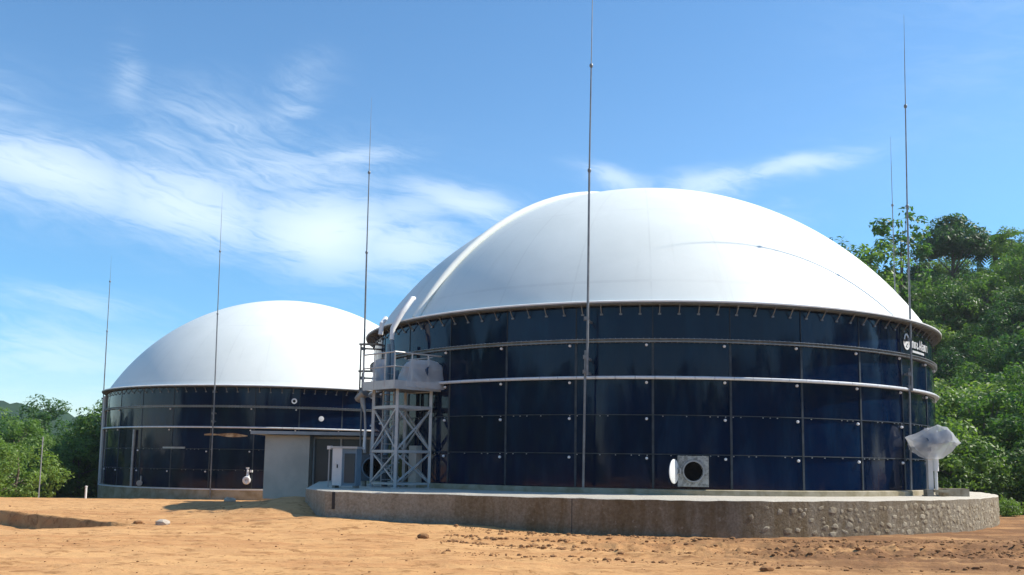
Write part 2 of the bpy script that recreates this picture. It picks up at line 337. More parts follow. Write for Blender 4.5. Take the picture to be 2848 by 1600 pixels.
def thing(name, loc, label, cat, group=None):
    o = bpy.data.objects.new(name, None); C.objects.link(o); o.location = loc; o.empty_display_size = .3
    return tag(o, label, cat, group)
def inst(name, me, par, loc=(0, 0, 0), rz=0, label=None):
    """an object sharing a mesh, child of par, loc in par's frame"""
    o = bpy.data.objects.new(name, me); C.objects.link(o); o.parent = par; o.location = loc; o.rotation_euler = (0, 0, rz)
    if label: o['label'] = label
    return o
# numpy value noise
_perm = np.random.RandomState(3).permutation(4096)
def vnoise(x, y, seed=0):
    xi = np.floor(x).astype(int); yi = np.floor(y).astype(int); xf = x-xi; yf = y-yi
    u = xf*xf*(3-2*xf); v = yf*yf*(3-2*yf)
    h = lambda a, b: _perm[(_perm[(a+seed*57) & 4095]+b) & 4095]/4095.
    return (h(xi, yi)*(1-u)+h(xi+1, yi)*u)*(1-v)+(h(xi, yi+1)*(1-u)+h(xi+1, yi+1)*u)*v
def fbm(x, y, o=5, seed=0, g=.5):
    s = 0; a = 1; t = 0
    for i in range(o): s = s+a*vnoise(x*2**i, y*2**i, seed+i); t += a; a *= g
    return s/t-.5
def sstep(t): t = np.clip(t, 0, 1); return t*t*(3-2*t)

# ------------------------------------------------------------------ ground
T1 = (6.893, 49.11); R1 = 14.05
T2 = (-18.49, 76.92); R2 = 13.65
def ground_z(x, y):
    x = np.asarray(x, float); y = np.asarray(y, float)
    z = -.036*np.clip(y-49, 0, 45)*(x < 60)
    z = z-.003*np.clip(x-4, 0, 30)
    # soil ramp heaped against the left end of the plinth
    z = z+.74*np.exp(-(((x+8.3)/2.3)**2+((y-37.4)/2.5)**2))+.40*np.exp(-(((x+11.0)/2.6)**2+((y-40.5)/3.2)**2))+.22*np.exp(-(((x+6.2)/3.0)**2+((y-33.2)/1.5)**2))+.14*np.exp(-(((x+1.5)/3.2)**2+((y-32.)/1.4)**2))
    # low cut bank at the left: the yard drops along a slanting edge
    wob = .35*fbm(x*.35, y*.35, 3, 5)
    sd_ = (x+12.0)*-.66+(y-31.4)*-.75+wob; td_ = (x+12.0)*-.75+(y-31.4)*.66
    z = z-.55*sstep(td_/4.5)*sstep(sd_/.12)*(1-sstep((sd_-.9)/5.))
    d = np.hypot(x, y)
    far = np.clip(1-d/160, 0, 1)
    z = z+far*(.15*fbm(x*.11, y*.2, 3, 2)+.11*fbm(x*.55, y*1.3, 4, 8)+.11*fbm(x*1.5, y*2.4, 5, 12, .66))
    # trampled ruts and turned soil along the front of the plinth
    edge = 30.2-.12*(x-5)+.022*(x-5)**2
    t = sstep((x+2)/8)*np.exp(-((y-(edge-3.6))/3.2)**2)
    z = z+t*(.26*fbm(x*.30, y*1.5, 3, 21)+.62*np.abs(fbm(x*1.0, y*2.0, 5, 23, .62))+.12*fbm(x*5, y*8, 2, 27))-.12*t
    t2 = np.exp(-((y-22.5-.2*np.sin(x*.3))/.5)**2)*sstep((x-5)/4)
    z = z-.09*t2
    return z
def build_ground():
    th = np.concatenate([np.linspace(-180, -44, 60, endpoint=False), np.linspace(-44, 44, 620, endpoint=False), np.linspace(44, 180, 60, endpoint=False)])
    th = np.radians(th); n = len(th)
    rr = np.concatenate([[.0, 1.5, 3, 5, 7, 9], np.geomspace(11, 62, 300), np.geomspace(64, 160, 60), np.geomspace(175, 4000, 22)])
    X = rr[:, None]*np.sin(th); Y = rr[:, None]*np.cos(th); Z = ground_z(X, Y); Z[rr > 170] = -1.6
    k = len(rr); V = np.stack([X, Y, Z], -1).reshape(-1, 3)
    i, j = np.meshgrid(np.arange(k-1), np.arange(n), indexing='ij'); j2 = (j+1) % n
    F = np.stack([i*n+j, (i+1)*n+j, (i+1)*n+j2, i*n+j2], -1).reshape(-1, 4)[:, ::-1]
    me = bpy.data.meshes.new('ground'); me.from_pydata(V.tolist(), [], F.tolist()); me.update(); me.materials.append(MT['soil']); me.shade_smooth()
    o = bpy.data.objects.new('ground', me); C.objects.link(o); return tag(o, kind='structure', label='bare orange earth yard in front of the tanks')
build_ground()
def gz(x, y): return float(ground_z(np.array([x]), np.array([y]))[0])

def hill_z(x, y):
    s = (x-24)*.6+(y-58)*.35
    return 25.5*sstep((s-3)/50)-1.0+2.2*fbm(x*.06, y*.06, 3, 31)*sstep(s/20)
def build_hill():
    xs = np.linspace(14, 260, 90); ys = np.linspace(40, 300, 90)
    X, Y = np.meshgrid(xs, ys); Z = hill_z(X, Y); k = len(xs)
    V = np.stack([X, Y, Z], -1).reshape(-1, 3)
    F = [(a*k+b, a*k+b+1, a*k+k+b+1, a*k+k+b) for a in range(len(ys)-1) for b in range(k-1)]
    me = bpy.data.meshes.new('hillside'); me.from_pydata(V.tolist(), [], F); me.update(); me.materials.append(MT['undergrowth']); me.shade_smooth()
    o = bpy.data.objects.new('hillside', me); C.objects.link(o); tag(o, kind='structure', label='steep green hillside behind the big tank')
build_hill()
def build_far_hill():
    a = np.radians(np.linspace(-75, 2, 240)); vs = []; fs = []
    for i, t in enumerate(a):
        h = 17+4*math.sin(t*9+.6)+9*float(fbm(np.array([t*14]), np.array([1.]), 4, 41)[0])+3.*float(fbm(np.array([t*190]), np.array([4.]), 2, 44)[0])
        for r_, z in ((360, -2), (385, h*.55), (410, h), (520, -2)): vs.append((r_*math.sin(t), r_*math.cos(t), z))
    for i in range(len(a)-1):
        for j in range(3): fs.append((i*4+j, i*4+4+j, i*4+5+j, i*4+1+j))
    b = MB(); b.add(vs, fs); b.solo('far_hill', MT['far_hill'], kind='structure', label='low wooded hill in the distance at the left')
build_far_hill()

# ------------------------------------------------------------------ concrete plinth
def plinth():
    pts = [(-7.95, 36.6), (-6.6, 33.75), (-3.6, 33.0), (.6, 31.45), (3.2, 30.75), (5.6, 30.5), (8.2, 30.8), (11.2, 31.9)]
    # rounds the tank on the right and back
    pts += [(13.9, 33.3), (16.6, 35.2), (18.9, 37.5), (20.8, 40.1), (22.2, 43.1), (23.0, 46.3), (23.1, 50), (22, 55), (19, 60), (13, 65), (5, 66.5), (-3, 64), (-9.3, 57), (-9.6, 47)]
    # catmull-rom for everything from the second point to the last on the round side
    P = [Vector((*p, 0)) for p in pts]; out = [P[0], P[1]]
    rest = P[1:]
    for i in range(0, len(rest)-1):
        a = rest[max(i-1, 0)]; b = rest[i]; c = rest[i+1]; d = rest[min(i+2, len(rest)-1)]
        for k in range(1, 7):
            t = k/6; out.append(.5*((2*b)+(c-a)*t+(2*a-5*b+4*c-d)*t*t+(-a+3*b-3*c+d)*t**3))
    n = len(out); b = MB(); cen = Vector((T1[0], T1[1], 0))
    outer_b = []; outer_t = []; lip = []; inner = []
    for i, p in enumerate(out):
        d = (cen-p).normalized()
        wob = .02*math.sin(i*2.3)+.015*math.sin(i*.9)
        outer_b.append((p.x, p.y, -.6)); outer_t.append((p.x, p.y, 1.155+wob*.5)); lip.append((p.x+d.x*.04, p.y+d.y*.04, 1.185+wob*.5))
        a = math.atan2(p.x-cen.x, cen.y-p.y); inner.append((cen.x+13.9*math.sin(a), cen.y-13.9*math.cos(a), 1.185))
    V = outer_b+outer_t+lip+inner; F = []
    for k in range(3):
        for i in range(n):
            j = (i+1) % n; F.append((k*n+i, k*n+j, (k+1)*n+j, (k+1)*n+i))
    b.add(V, F)
    root = thing('concrete_plinth', (5.6, 30.5, 0), 'long curved concrete plinth, stained brown, carrying the big navy tank', 'plinth')
    b.part('slab', MT['concrete'], root, 40)
    for (x, y), wd, z0_, z1_ in (((-6.30, 33.66), .10, .55, 1.16), ((-1.9, 32.49), .025, .1, 1.14), ((2.05, 31.03), .025, .05, 1.14)):
        MB().box((x, y, (z0_+z1_)/2), (wd, .05, z1_-z0_), -.15).part('wall_joint', MT['shell'], root, 0)
    return root, out
PL, PLO = plinth()
def rubble():
    """field stones bedded in the right-hand stretch of the plinth wall"""
    r = random.Random(5)
    protos = []
    for k in range(6):
        bm = bmesh.new(); bmesh.ops.create_icosphere(bm, subdivisions=1, radius=1)
        for v in bm.verts: v.co *= 1+r.uniform(-.30, .18); v.co.y *= .42
        me = bpy.data.meshes.new('stone'); bm.to_mesh(me); bm.free(); me.materials.append(MT['rubble']); protos.append(me)
    # walk along the wall
    segs = []; tot = 0
    for a, b in zip(PLO, PLO[1:]):
        if (a.x > 7.0 and a.y < 45): segs.append((a, b, tot, (b-a).length)); tot += (b-a).length
    placed = []; cnt = 0; tries = 0
    while cnt < 290 and tries < 16000:
        tries += 1; s = r.uniform(0, tot)
        if s < 9 and r.random() > (s/9)**1.6*.9+.03: continue
        h = r.uniform(.02, .97); sz = r.uniform(.07, .165)
        if any(abs(s-q[0]) < (sz+q[2])*.88 and abs(h-q[1]) < (sz+q[2])*.66 for q in placed): continue
        placed.append((s, h, sz))
        for a, b, t0, L in segs:
            if t0 <= s <= t0+L:
                p = a.lerp(b, (s-t0)/L); d = (b-a).normalized(); break
        o = inst('stone', protos[cnt % 6], PL, (p.x-5.6, p.y-30.5, h), math.atan2(d.y, d.x)); o.scale = (sz*r.uniform(.9, 1.35), sz*.42, sz*r.uniform(.65, 1.05)); o.rotation_euler[1] = r.uniform(-.6, .6)
        cnt += 1
rubble()

# ------------------------------------------------------------------ biogas tanks
def polar(c, r, phi, z): return Vector((c[0]+r*math.sin(phi), c[1]-r*math.cos(phi), z))
def tank(c, r, n, ph0, lev, label, big):
    root = thing('biogas_tank', (c[0], c[1], lev[0]), label, 'tank')
    z0 = lev[0]; dphi = 2*PI/n; o = (c[0], c[1])
    rr = random.Random(11 if big else 12)
    # inner shell behind the joints
    MB().ring(o, [(r-.05, z0+.01), (r-.05, lev[5]-.02), (r-.12, lev[5]-.02), (r-.12, z0+.01)]).part('inner_shell', MT['shell'], root)
    hatch_k = None
    for k in range(5):
        a, b = lev[k]+.008, lev[k+1]-.008; off = .012*(k % 2)
        me = MB().ring((0, 0), [(r+off, a-z0), (r+off, b-z0), (r+off-.025, b-z0), (r+off-.025, a-z0)], -dphi/2+.0009, dphi/2-.0009, 6).mesh('steel_panel', MT['enamel'])
        for i in range(n):
            p = inst('steel_panel', me, root, (0, 0, 0), ph0+(i+.5)*dphi)
            p.rotation_euler[0] = rr.uniform(-.0007, .0007); p.rotation_euler[1] = rr.uniform(-.0007, .0007)
    # vertical lap seams
    sm = MB()
    for s in (-1,): sm.ring((0, 0), [(r+.008, .02), (r+.03, .02), (r+.03, lev[4]-z0-.05), (r+.008, lev[4]-z0-.05)], -.0030, .0030, 1)
    me = sm.mesh('vertical_seam', MT['seam'])
    me2 = MB().ring((0, 0), [(r+.008, lev[4]-z0+.09), (r+.024, lev[4]-z0+.09), (r+.024, lev[5]-z0-.03), (r+.008, lev[5]-z0-.03)], -.0014, .0014, 1).mesh('vertical_seam', MT['shell'])
    for i in range(n):
        inst('vertical_seam', me, root, rz=ph0+i*dphi); inst('vertical_seam', me2, root, rz=ph0+i*dphi)
    # horizontal lap flanges with their bolts
    for k in (1, 2) if big else (1, 2):
        MB().ring(o, [(r+.01, lev[k]-.018), (r+.05, lev[k]-.022), (r+.05, lev[k]+.006), (r+.01, lev[k]+.012)]).part('horizontal_seam', MT['seam'], root)
    bolts = MB()
    for k in (1, 2):
        for i in range(n*10):
            if rr.random() < .55: continue
            p = polar(o, r+.055, i*2*PI/(n*10), lev[k]-.05); bolts.box(p, (.035, .035, .035), i*2*PI/(n*10))
    bolts.part('bolts', MT['steel'], root, 0, kind='stuff')
    # white tubular girder in short lengths, and the double angle girder above
    k = 3
    zz = lev[k]; m = n*4
    prof = [(r+.03, zz-.05), (r+.20, zz-.055), (r+.235, zz-.02), (r+.235, zz+.03), (r+.20, zz+.06), (r+.03, zz+.06)]
    me = MB().ring((0, 0), [(a, b-z0) for a, b in prof], -PI/m+.0007, PI/m-.0007, 3).mesh('girder_length', MT['white_girder'])
    for i in range(m): inst('girder_length', me, root, rz=(i+.5)*2*PI/m)
    zz = lev[4]
    g = MB().ring(o, [(r+.02, zz-.06), (r+.20, zz-.06), (r+.20, zz-.045), (r+.035, zz-.04), (r+.035, zz+.045), (r+.20, zz+.05), (r+.20, zz+.065), (r+.02, zz+.065)])
    g.part('angle_girder', MT['steel'], root, 30)
    bo = MB()
    for i in range(n*14):
        a = i*2*PI/(n*14); bo.tube([polar(o, r+.12, a, zz-.09), polar(o, r+.12, a, zz+.095)], .016, 5)
    bo.part('girder_bolts', MT['steel'], root, 0, kind='stuff')
    # white end caps under every lap, beside each seam
    cap = MB().lathe((0, -r-.03, 0), (0, -1, 0), [(0, .055), (.05, .055), (.08, .035), (.085, 0)], 8).mesh('bolt_cap', MT['cap'])
    for k in (1, 2, 3, 4):
        for i in range(n):
            if not big and rr.random() < .35: continue
            ob = inst('bolt_cap', cap, root, (0, 0, lev[k]-z0-.17+rr.uniform(-.02, .02)), ph0+i*dphi-.017)
            if not big: ob.scale.z = 1
    # rim: gutter flange, hanging brackets, clamp strip
    zt = lev[5]
    MB().ring(o, [(r-.2, zt+.03), (r+.36, zt-.0), (r+.42, zt+.03), (r+.42, zt+.08), (r+.34, zt+.11), (r-.2, zt+.16)]).part('rim_flange', MT['rim'], root, 30)
    MB().ring(o, [(r-.15, zt+.15), (r+.30, zt+.112), (r+.41, zt+.078), (r+.445, zt+.085), (r+.445, zt+.135), (r+.33, zt+.175), (r-.15, zt+.22)]).part('clamp_strip', MT['white'], root, 30)
    br = MB(); br.bar((0, -r-.28, .0), (0, -r-.03, -.30), .03, .04); br.box((0, -r-.035, -.32), (.11, .05, .06)); br.box((0, -r-.20, -.0), (.05, .3, .03))
    bm_ = br.mesh('rim_bracket', MT['mast'], (0, 0, 0), 0)
    for i in range(n*4): inst('rim_bracket', bm_, root, (0, 0, zt-z0), ph0+(i+.35)*dphi/4)
    # dome membrane: spherical cap with faint weld ridges
    h = 8.0; rd = r+.02; Rs = (rd*rd+h*h)/(2*h); zc = zt+.14+h-Rs; amax = math.asin(rd/Rs)
    vs = []; fs = []; na, nb = 40, 180
    for i in range(1, na+1):
        a = amax*i/na
        for j in range(nb):
            t = 2*PI*j/nb
            sag = 1+.0004*math.cos(t*12+1)*(i/na)**2+.0006*math.sin(3*t+i*.05)
            vs.append((c[0]+Rs*math.sin(a)*math.sin(t)*sag, c[1]-Rs*math.sin(a)*math.cos(t)*sag, zc+Rs*math.cos(a)*(1+(sag-1)*.4)))
    vs.append((c[0], c[1], zc+Rs)); top = len(vs)-1
    for i in range(na-1):
        for j in range(nb): fs.append((i*nb+j, i*nb+(j+1) % nb, (i+1)*nb+(j+1) % nb, (i+1)*nb+j))
    for j in range(nb): fs.append((top, (j+1) % nb, j))
    MB().add(vs, fs).part('dome_membrane', MT['membrane'], root, 60)
    def on_dome(phi, a, lift=0.): return Vector((c[0]+(Rs+lift)*math.sin(a)*math.sin(phi), c[1]-(Rs+lift)*math.sin(a)*math.cos(phi), zc+(Rs+lift)*math.cos(a)))
    # concrete curb ring at the foot
    zb = lev[0]-(.22 if big else .85)
    MB().ring(o, [(r-.1, zb-.1), (r+.26, zb-.1), (r+.26, lev[0]+(-.03 if big else .10)), (r+.22, lev[0]+(-.005 if big else .13)), (r-.1, lev[0]+(-.005 if big else .13))]).part('curb', MT['curb'], root, 30)
    return root, on_dome, amax
LEV1 = [1.40, 2.69, 4.16, 5.56, 6.98, 8.33]
BIG, dome1, amax1 = tank(T1, R1, 30, -.1099+0, LEV1, 'large navy blue steel biogas tank with white dome on the raised concrete plinth', True)
LEV2 = [.13, 1.53, 2.91, 4.37, 5.79, 7.10]
SMALL, dome2, amax2 = tank(T2, R2, 29, .08, LEV2, 'smaller looking navy biogas tank with white dome standing behind the grey lean-to building', False)

# --- fittings of the big tank
ch = MB(); ch.tube([dome1(R(-52), amax1*(1-.93*t/24), .10) for t in range(25)], [.155]*18+[.15, .14, .13, .11, .09, .06, .03], 12)
ch.part('air_channel', MT['membrane'], BIG, 60)
# white overpressure duct from the wall over the rim onto the dome
MB().tube([(-5.12, 40.0, 5.4), (-5.15, 40.05, 7.0), (-5.22, 40.05, 7.55)], .085, 10).part('riser', MT['bluegrey'], BIG)
d = MB().tube([(-5.22, 40.05, 7.5), (-5.2, 40.12, 8.0), (-4.84, 40.3, 8.75), (-4.46, 40.62, 9.42), (-4.36, 40.75, 9.46)], [.10, .12, .13, .135, .09], 12)
d.part('air_duct', MT['white'], BIG)
MB().tube([(-5.75, 40.3, 7.75), (-5.72, 40.35, 8.25), (-5.6, 40.7, 8.55)], .10, 10).part('air_duct', MT['white'], BIG)
# access hatch with its round opening and open cover
ha = MB(); hx, hy, hz = 6.80, 34.96, 2.07
vs = []; fs = []; n = 32
for j in range(n):
    a = 2*PI*j/n+PI/4; cs, sn = math.cos(a), math.sin(a); q = .57/max(abs(cs), abs(sn))
    vs += [(hx+q*cs, hy-.13, hz+q*sn), (hx+.36*cs, hy-.13, hz+.36*sn), (hx+.36*cs, hy+.06, hz+.36*sn), (hx+q*cs, hy+.08, hz+q*sn)]
for j in range(n):
    k = (j+1) % n
    for i in range(4): fs.append((j*4+i, k*4+i, k*4+(i+1) % 4, j*4+(i+1) % 4))
ha.add(vs, fs); hatch = ha.part('access_hatch', mat('hatch_grey', (.40, .41, .39), .6, .3, .1, (.17, .175, .165), 9., .5, 30), BIG)
nk = MB().lathe((hx, hy-.12, hz), (0, -1, 0), [(0, .36), (.07, .36), (.07, .41), (-.012, .41)], 32); nk.part('hatch_neck', MT['steel'], hatch)
MB().lathe((hx, hy+.05, hz), (0, -1, 0), [(-.01, 0), (-.01, .37), (.0, .37), (.0, 0)], 24).part('opening', MT['black'], hatch)
hb = MB()
for j in range(16):
    a = 2*PI*j/16; hb.tube([(hx+.46*math.cos(a), hy-.12, hz+.46*math.sin(a)), (hx+.46*math.cos(a), hy-.155, hz+.46*math.sin(a))], .022, 6)
hb.part('flange_bolts', MT['steel'], hatch, 0, kind='stuff')
nv = Vector((math.sin(R(58)), -math.cos(R(58)), 0))
cv = MB().lathe(Vector((hx-.78, hy-.44, hz-.01)), nv, [(-.015, 0), (-.02, .42), (.0, .45), (.02, .45), (.03, .43), (.035, 0)], 32)
cv.part('hatch_cover', MT['white'], hatch, label='round white hatch cover swung open')
hg = MB().box((hx-.50, hy-.16, hz), (.06, .10, .22)).bar((hx-.5, hy-.17, hz+.09), (hx-.6, hy-.28, hz+.09), .04); hg.bar((hx-.5, hy-.17, hz-.09), (hx-.6, hy-.28, hz-.09), .04)
hg.part('hatch_hinge', MT['steel'], hatch)
# company mark and lettering on the top course at the right
def curved(phi, z, lift=.032): return polar(T1, R1+lift, phi, z)
lg = MB()
def ribbon(b, uv, wd, phi0, z0, k_=.86):
    uv = [(u*k_, v*k_) for u, v in uv]; wd *= k_; phi0 = LP+(phi0-LP)*k_
    """flat stroke on the tank wall; uv in metres along the wall / up"""
    P = [Vector((u, v)) for u, v in uv]; L = []; Rr = []
    for i, p in enumerate(P):
        t = (P[min(i+1, len(P)-1)]-P[max(i-1, 0)]).normalized(); nn = Vector((-t.y, t.x))*wd/2; L.append(p+nn); Rr.append(p-nn)
    k = len(P); vs = [curved(phi0+q.x/R1, z0+q.y) for q in L+Rr]; vs += [curved(phi0+q.x/R1, z0+q.y, .02) for q in L+Rr]
    fs = [(i, i+1, k+i+1, k+i) for i in range(k-1)]+[(2*k+i, 2*k+i+1, i+1, i) for i in range(k-1)]+[(k+i, k+i+1, 3*k+i+1, 3*k+i) for i in range(k-1)]
    b.add(vs, fs)
LP, LZ = .748, 7.60
ribbon(lg, [(.32*math.sin(a)*(.78 if math.cos(a) > 0 else 1.), .36*math.cos(a)+.02) for a in [2*PI*i/28 for i in range(29)]], .10, LP+.32/R1, LZ)
ribbon(lg, [(-.20+.02*i, -.22+.25*math.sin(i/20*PI*.7)) for i in range(18)], .17, LP+.32/R1, LZ)
ribbon(lg, [(.10*math.sin(a)+.06, .10*math.cos(a)-.10) for a in [R(-60)+i*.33 for i in range(15)]], .10, LP+.32/R1, LZ)
lg.part('logo_emblem', MT['white'], BIG, 0)
lt = MB(); u = 1.0
strokes = [[(0, -.2), (0, .12)], [(.0, .08), (.1, .13), (.18, .06), (.18, -.2)], [(.32, -.2), (.3, .1), (.45, .1), (.47, -.2)], [(.6, .1), (.75, .05), (.62, -.1), (.75, -.2), (.86, -.1)],
           [(1.0, -.2), (1.12, .26), (1.25, -.2)], [(1.03, -.04), (1.22, -.04)], [(1.4, -.2), (1.4, .26)], [(1.55, .1), (1.72, .1), (1.74, -.2), (1.55, -.18), (1.57, -.02), (1.73, -.02)],
           [(1.9, -.2), (1.9, .12), (2.0, .12), (2.03, -.2)], [(2.03, .05), (2.14, .12), (2.18, -.2)], [(2.34, .1), (2.48, .12), (2.52, -.2)]]
for s_ in strokes: ribbon(lt, s_, .075, LP+u/R1, LZ-.02)
lt.part('lettering', MT['white'], BIG, 0)
l2 = MB()
for i in range(11): ribbon(l2, [(i*.165, -.40), (i*.165+.13, -.40)], .11, LP+u/R1, LZ)
l2.part('lettering', MT['white'], BIG, 0)

# --- fittings of the small tank
def on2(phi, z, l=0): return polar(T2, R2+l, phi, z)
for nm, ph, z in (('pipe_nozzle', .268, 6.23), ('blind_flange', .403, 5.08)):
    ax = on2(ph, z, 1)-on2(ph, z); b = MB()
    if nm == 'pipe_nozzle':
        b.lathe(on2(ph, z), ax, [(0, .10), (.25, .10), (.25, .12), (.25, .19), (.30, .19), (.30, .11), (.05, .10)], 18); nz_ = b.part(nm, MT['white'], SMALL)
        MB().lathe(on2(ph, z, .06), ax, [(0, 0), (0, .1), (.01, .1), (.01, 0)], 14).part('opening', MT['black'], nz_)
    else: b.lathe(on2(ph, z), ax, [(0, .08), (.2, .08), (.2, .18), (.26, .18), (.27, 0)], 18); b.part(nm, MT['white'], SMALL)
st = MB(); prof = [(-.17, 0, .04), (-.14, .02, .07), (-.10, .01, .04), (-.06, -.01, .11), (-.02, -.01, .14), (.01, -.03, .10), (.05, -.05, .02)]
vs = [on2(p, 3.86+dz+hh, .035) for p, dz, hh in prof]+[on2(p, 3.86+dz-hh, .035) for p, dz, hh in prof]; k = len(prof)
st.add(vs, [(i, i+1, k+i+1, k+i) for i in range(k-1)]); st.part('painted_soil_reflection', MT['soil_reflection'], SMALL, 0)  # flat patch paints a reflection of sunlit soil onto the glossy wall
MB().ring(T2, [(R2+.03, 2.90), (R2+.09, 2.90), (R2+.09, 3.02), (R2+.03, 3.02)], -.404, -.271, 6).part('cable_tray', MT['steel'], SMALL)
MB().tube([on2(-.62, .1, .12), on2(-.62, 4.2, .12)], .09, 8).part('downpipe', MT['steel'], SMALL)
MB().tube([on2(-1.19, .1, .16), on2(-1.19, 6.9, .16)], .16, 8).part('downpipe', MT['grey_paint'], SMALL)
MB().ring(T2, [(R2+.2, .17), (R2+.29, .17), (R2+.29, .25), (R2+.2, .25)], -1.3, .55, 60).part('foot_trim', MT['white_girder'], SMALL)
vb = MB(); vp = on2(.065, .85, .0)
vb.tube([vp, vp+Vector((0, -.45, 0)), vp+Vector((0, -.5, -.25))], .12, 10); vb.lathe(vp+Vector((0, -.42, 0)), (0, -1, 0), [(0, .10), (0, .26), (.10, .28), (.16, .22), (.16, .10)], 16); vb.tube([vp+Vector((0, -.2, .05)), vp+Vector((-.05, -.2, .75))], [.14, .05], 8); vb.box(vp+Vector((.2, -.2, .6)), (.16, .16, .16)); vb.box(vp+Vector((-.05, -.2, .8)), (.2, .1, .1))
vb.part('drain_valve', MT['white'], SMALL)
vp = on2(-.543, .5, 0); v2 = MB().tube([vp, vp+Vector((0, -.4, 0))], .1, 8); v2.lathe(vp+Vector((0, -.35, 0)), (0, -1, 0), [(0, .08), (0, .2), (.1, .2), (.1, 0)], 14); v2.tube([vp+Vector((0, -.2, 0)), vp+Vector((0, -.2, .5))], .06, 8)
v2.part('drain_valve', MT['steel'], SMALL)

# ------------------------------------------------------------------ lightning masts
def mast(base, zb, zbr, j1, j2, top, wall, label, lean=(0, 0), big=True):
    """base xy on the wall side; zb foot, zbr bracket height, j1/j2 joints, top"""
    root = thing('lightning_mast', (base[0], base[1], zb), label, 'mast', 'lightning masts round the two tanks')
    B = Vector((base[0], base[1], zb)); ln = Vector((lean[0], lean[1], 0))
    at = lambda z: B+Vector((0, 0, z-zb))+ln*((z-zb)/(top-zb))
    low = at(zbr)
    MB().tube([B, low+Vector((.0, 0, .25))], .046, 8).part('pole', MT['mast'], root)
    off = Vector((.06, -.06, 0))
    MB().tube([low+off*1.0+Vector((0, 0, -.7)), at(j1)+off*.3], [.05, .042], 8).part('pole', MT['mast'], root)
    MB().tube([at(j1)+off*.3, at(j2)+off*.3], [.034, .027], 8).part('pole', MT['mast'], root)
    MB().tube([at(j2)+off*.3, at(top-1.6)+off*.3], [.019, .014], 6).part('pole', MT['mast'], root)
    MB().tube([at(top-1.6)+off*.3, at(top)+off*.3], [.011, .005], 6).part('air_terminal', MT['mast'], root)
    for z in (j1, j2): MB().lathe(at(z)+off*.3-Vector((0, 0, .09)), (0, 0, 1), [(0, 0), (0, .055), (.04, .07), (.10, .07), (.14, .05), (.14, 0)], 10).part('joint_collar', MT['mast'], root)
    wv = Vector((*wall, 0))-Vector((low.x, low.y, 0)); wv.normalize(); dist = (Vector((*wall, 0))-Vector((low.x, low.y, 0))).length
    rr_ = (R1 if big else R2); L = max(.1, dist-rr_)
    for z in (zbr, zbr-.55, zbr+1.45):
        p = at(z); b = MB().bar(p-wv*.1, p+wv*L, .06, .08); b.box(p, (.18, .18, .14)); b.part('wall_bracket', MT['mast'], root)
    return root
mast((2.69, 34.55), 1.40, 6.25, 13.45, 17.64, 22.0, T1, 'tall lightning mast crossing the middle of the front of the big tank', (.25, 0))
mast((16.48, 38.6), 1.40, 6.2, 13.4, 17.85, 22.0, T1, 'lightning mast beside the white company mark at the right of the big tank', (.42, .1))
mast((21.75, 52.4), 1.40, 6.2, 13.3, 17.4, 21.5, T1, 'thin lightning mast rising behind the right shoulder of the big dome', (.1, 0))
mast((-7.30, 45.5), 1.40, 6.3, 12.6, 16.7, 20.6, T1, 'lightning mast at the left edge of the big tank in the gap between tanks', (-.05, 0))
mast((-20.02, 62.9), -.35, 5.3, 12.1, 16.45, 20.6, T2, 'lightning mast in front of the smaller looking tank and its dome', (-.25, 0), False)
mast((-32.4, 74), -.55, 5.4, 12.28, 16.33, 18.4, T2, 'lightning mast at the far left edge of the rear tank', (-.15, 0), False)
# ladder-like stand-off frame beside the left mast of the big tank
fr = thing('mast_frame', (-7.0, 45.5, 5.3), 'dark ladder-like steel frame under the big rim, seen against the rear dome', 'frame')
for x in (-7.42, -6.62): MB().bar((x, 45.4, 5.35), (x, 45.4, 7.95), .07).part('upright', MT['steel_dark'], fr, 0)
for z in (5.40, 6.62, 7.95): MB().bar((-7.5, 45.38, z), (-6.3, 45.3, z), .10).part('rung', MT['steel_dark'], fr, 0)
MB().bar((-6.9, 45.38, 6.62), (-5.9, 45.2, 7.05), .09).part('brace', MT['steel_dark'], fr, 0)
MB().bar((-6.62, 45.42, 5.4), (-6.62, 45.3, 4.6), .06).part('upright', MT['steel_dark'], fr, 0)

# ------------------------------------------------------------------ access tower
TW = thing('access_tower', (-4.6, 39.3, 1.2), 'grey steel lattice access tower with railed platform against the big tank', 'tower')
LG = [(-4.66, 38.05), (-3.38, 39.2), (-4.60, 40.45), (-5.80, 39.25)]     # near, right, far, left
G = MT['grey_paint']
for x, y in LG: MB().bar((x, y, 1.18), (x, y, 5.25), .12).part('leg', G, TW, 0)
for x, y in LG: MB().box((x, y, 1.20), (.26, .26, .04), PI/4).part('base_plate', G, TW, 0)
def lg(i, z): return Vector((*LG[i % 4], z))
for i in range(4):
    for z, wd in ((1.36, .08), (2.68, .11), (4.50, .12)):
        MB().bar(lg(i, z), lg(i+1, z), wd).part('cross_beam', G, TW, 0)
    for za, zb_ in ((1.40, 2.62), (2.74, 4.44)):
        n_ = (lg(i+1, 0)-lg(i, 0)).normalized(); o_ = Vector((n_.y, -n_.x, 0))*.03
        MB().bar(lg(i, za)+o_, lg(i+1, zb_)+o_, .06).part('brace', G, TW, 0)
        MB().bar(lg(i, zb_)-o_, lg(i+1, za)-o_, .06).part('brace', G, TW, 0)
DK = [(-4.75, 37.55), (-2.95, 39.15), (-4.55, 40.9-.25), (-6.25, 39.1)]
def dk(i, z): return Vector((*DK[i % 4], z))
b = MB(); b.add([dk(i, 5.24) for i in range(4)]+[dk(i, 5.34) for i in range(4)], [(3, 2, 1, 0), (4, 5, 6, 7)]+[(i, (i+1) % 4, 4+(i+1) % 4, 4+i) for i in range(4)])
b.part('platform_deck', MT['steel_dark'], TW, 0)
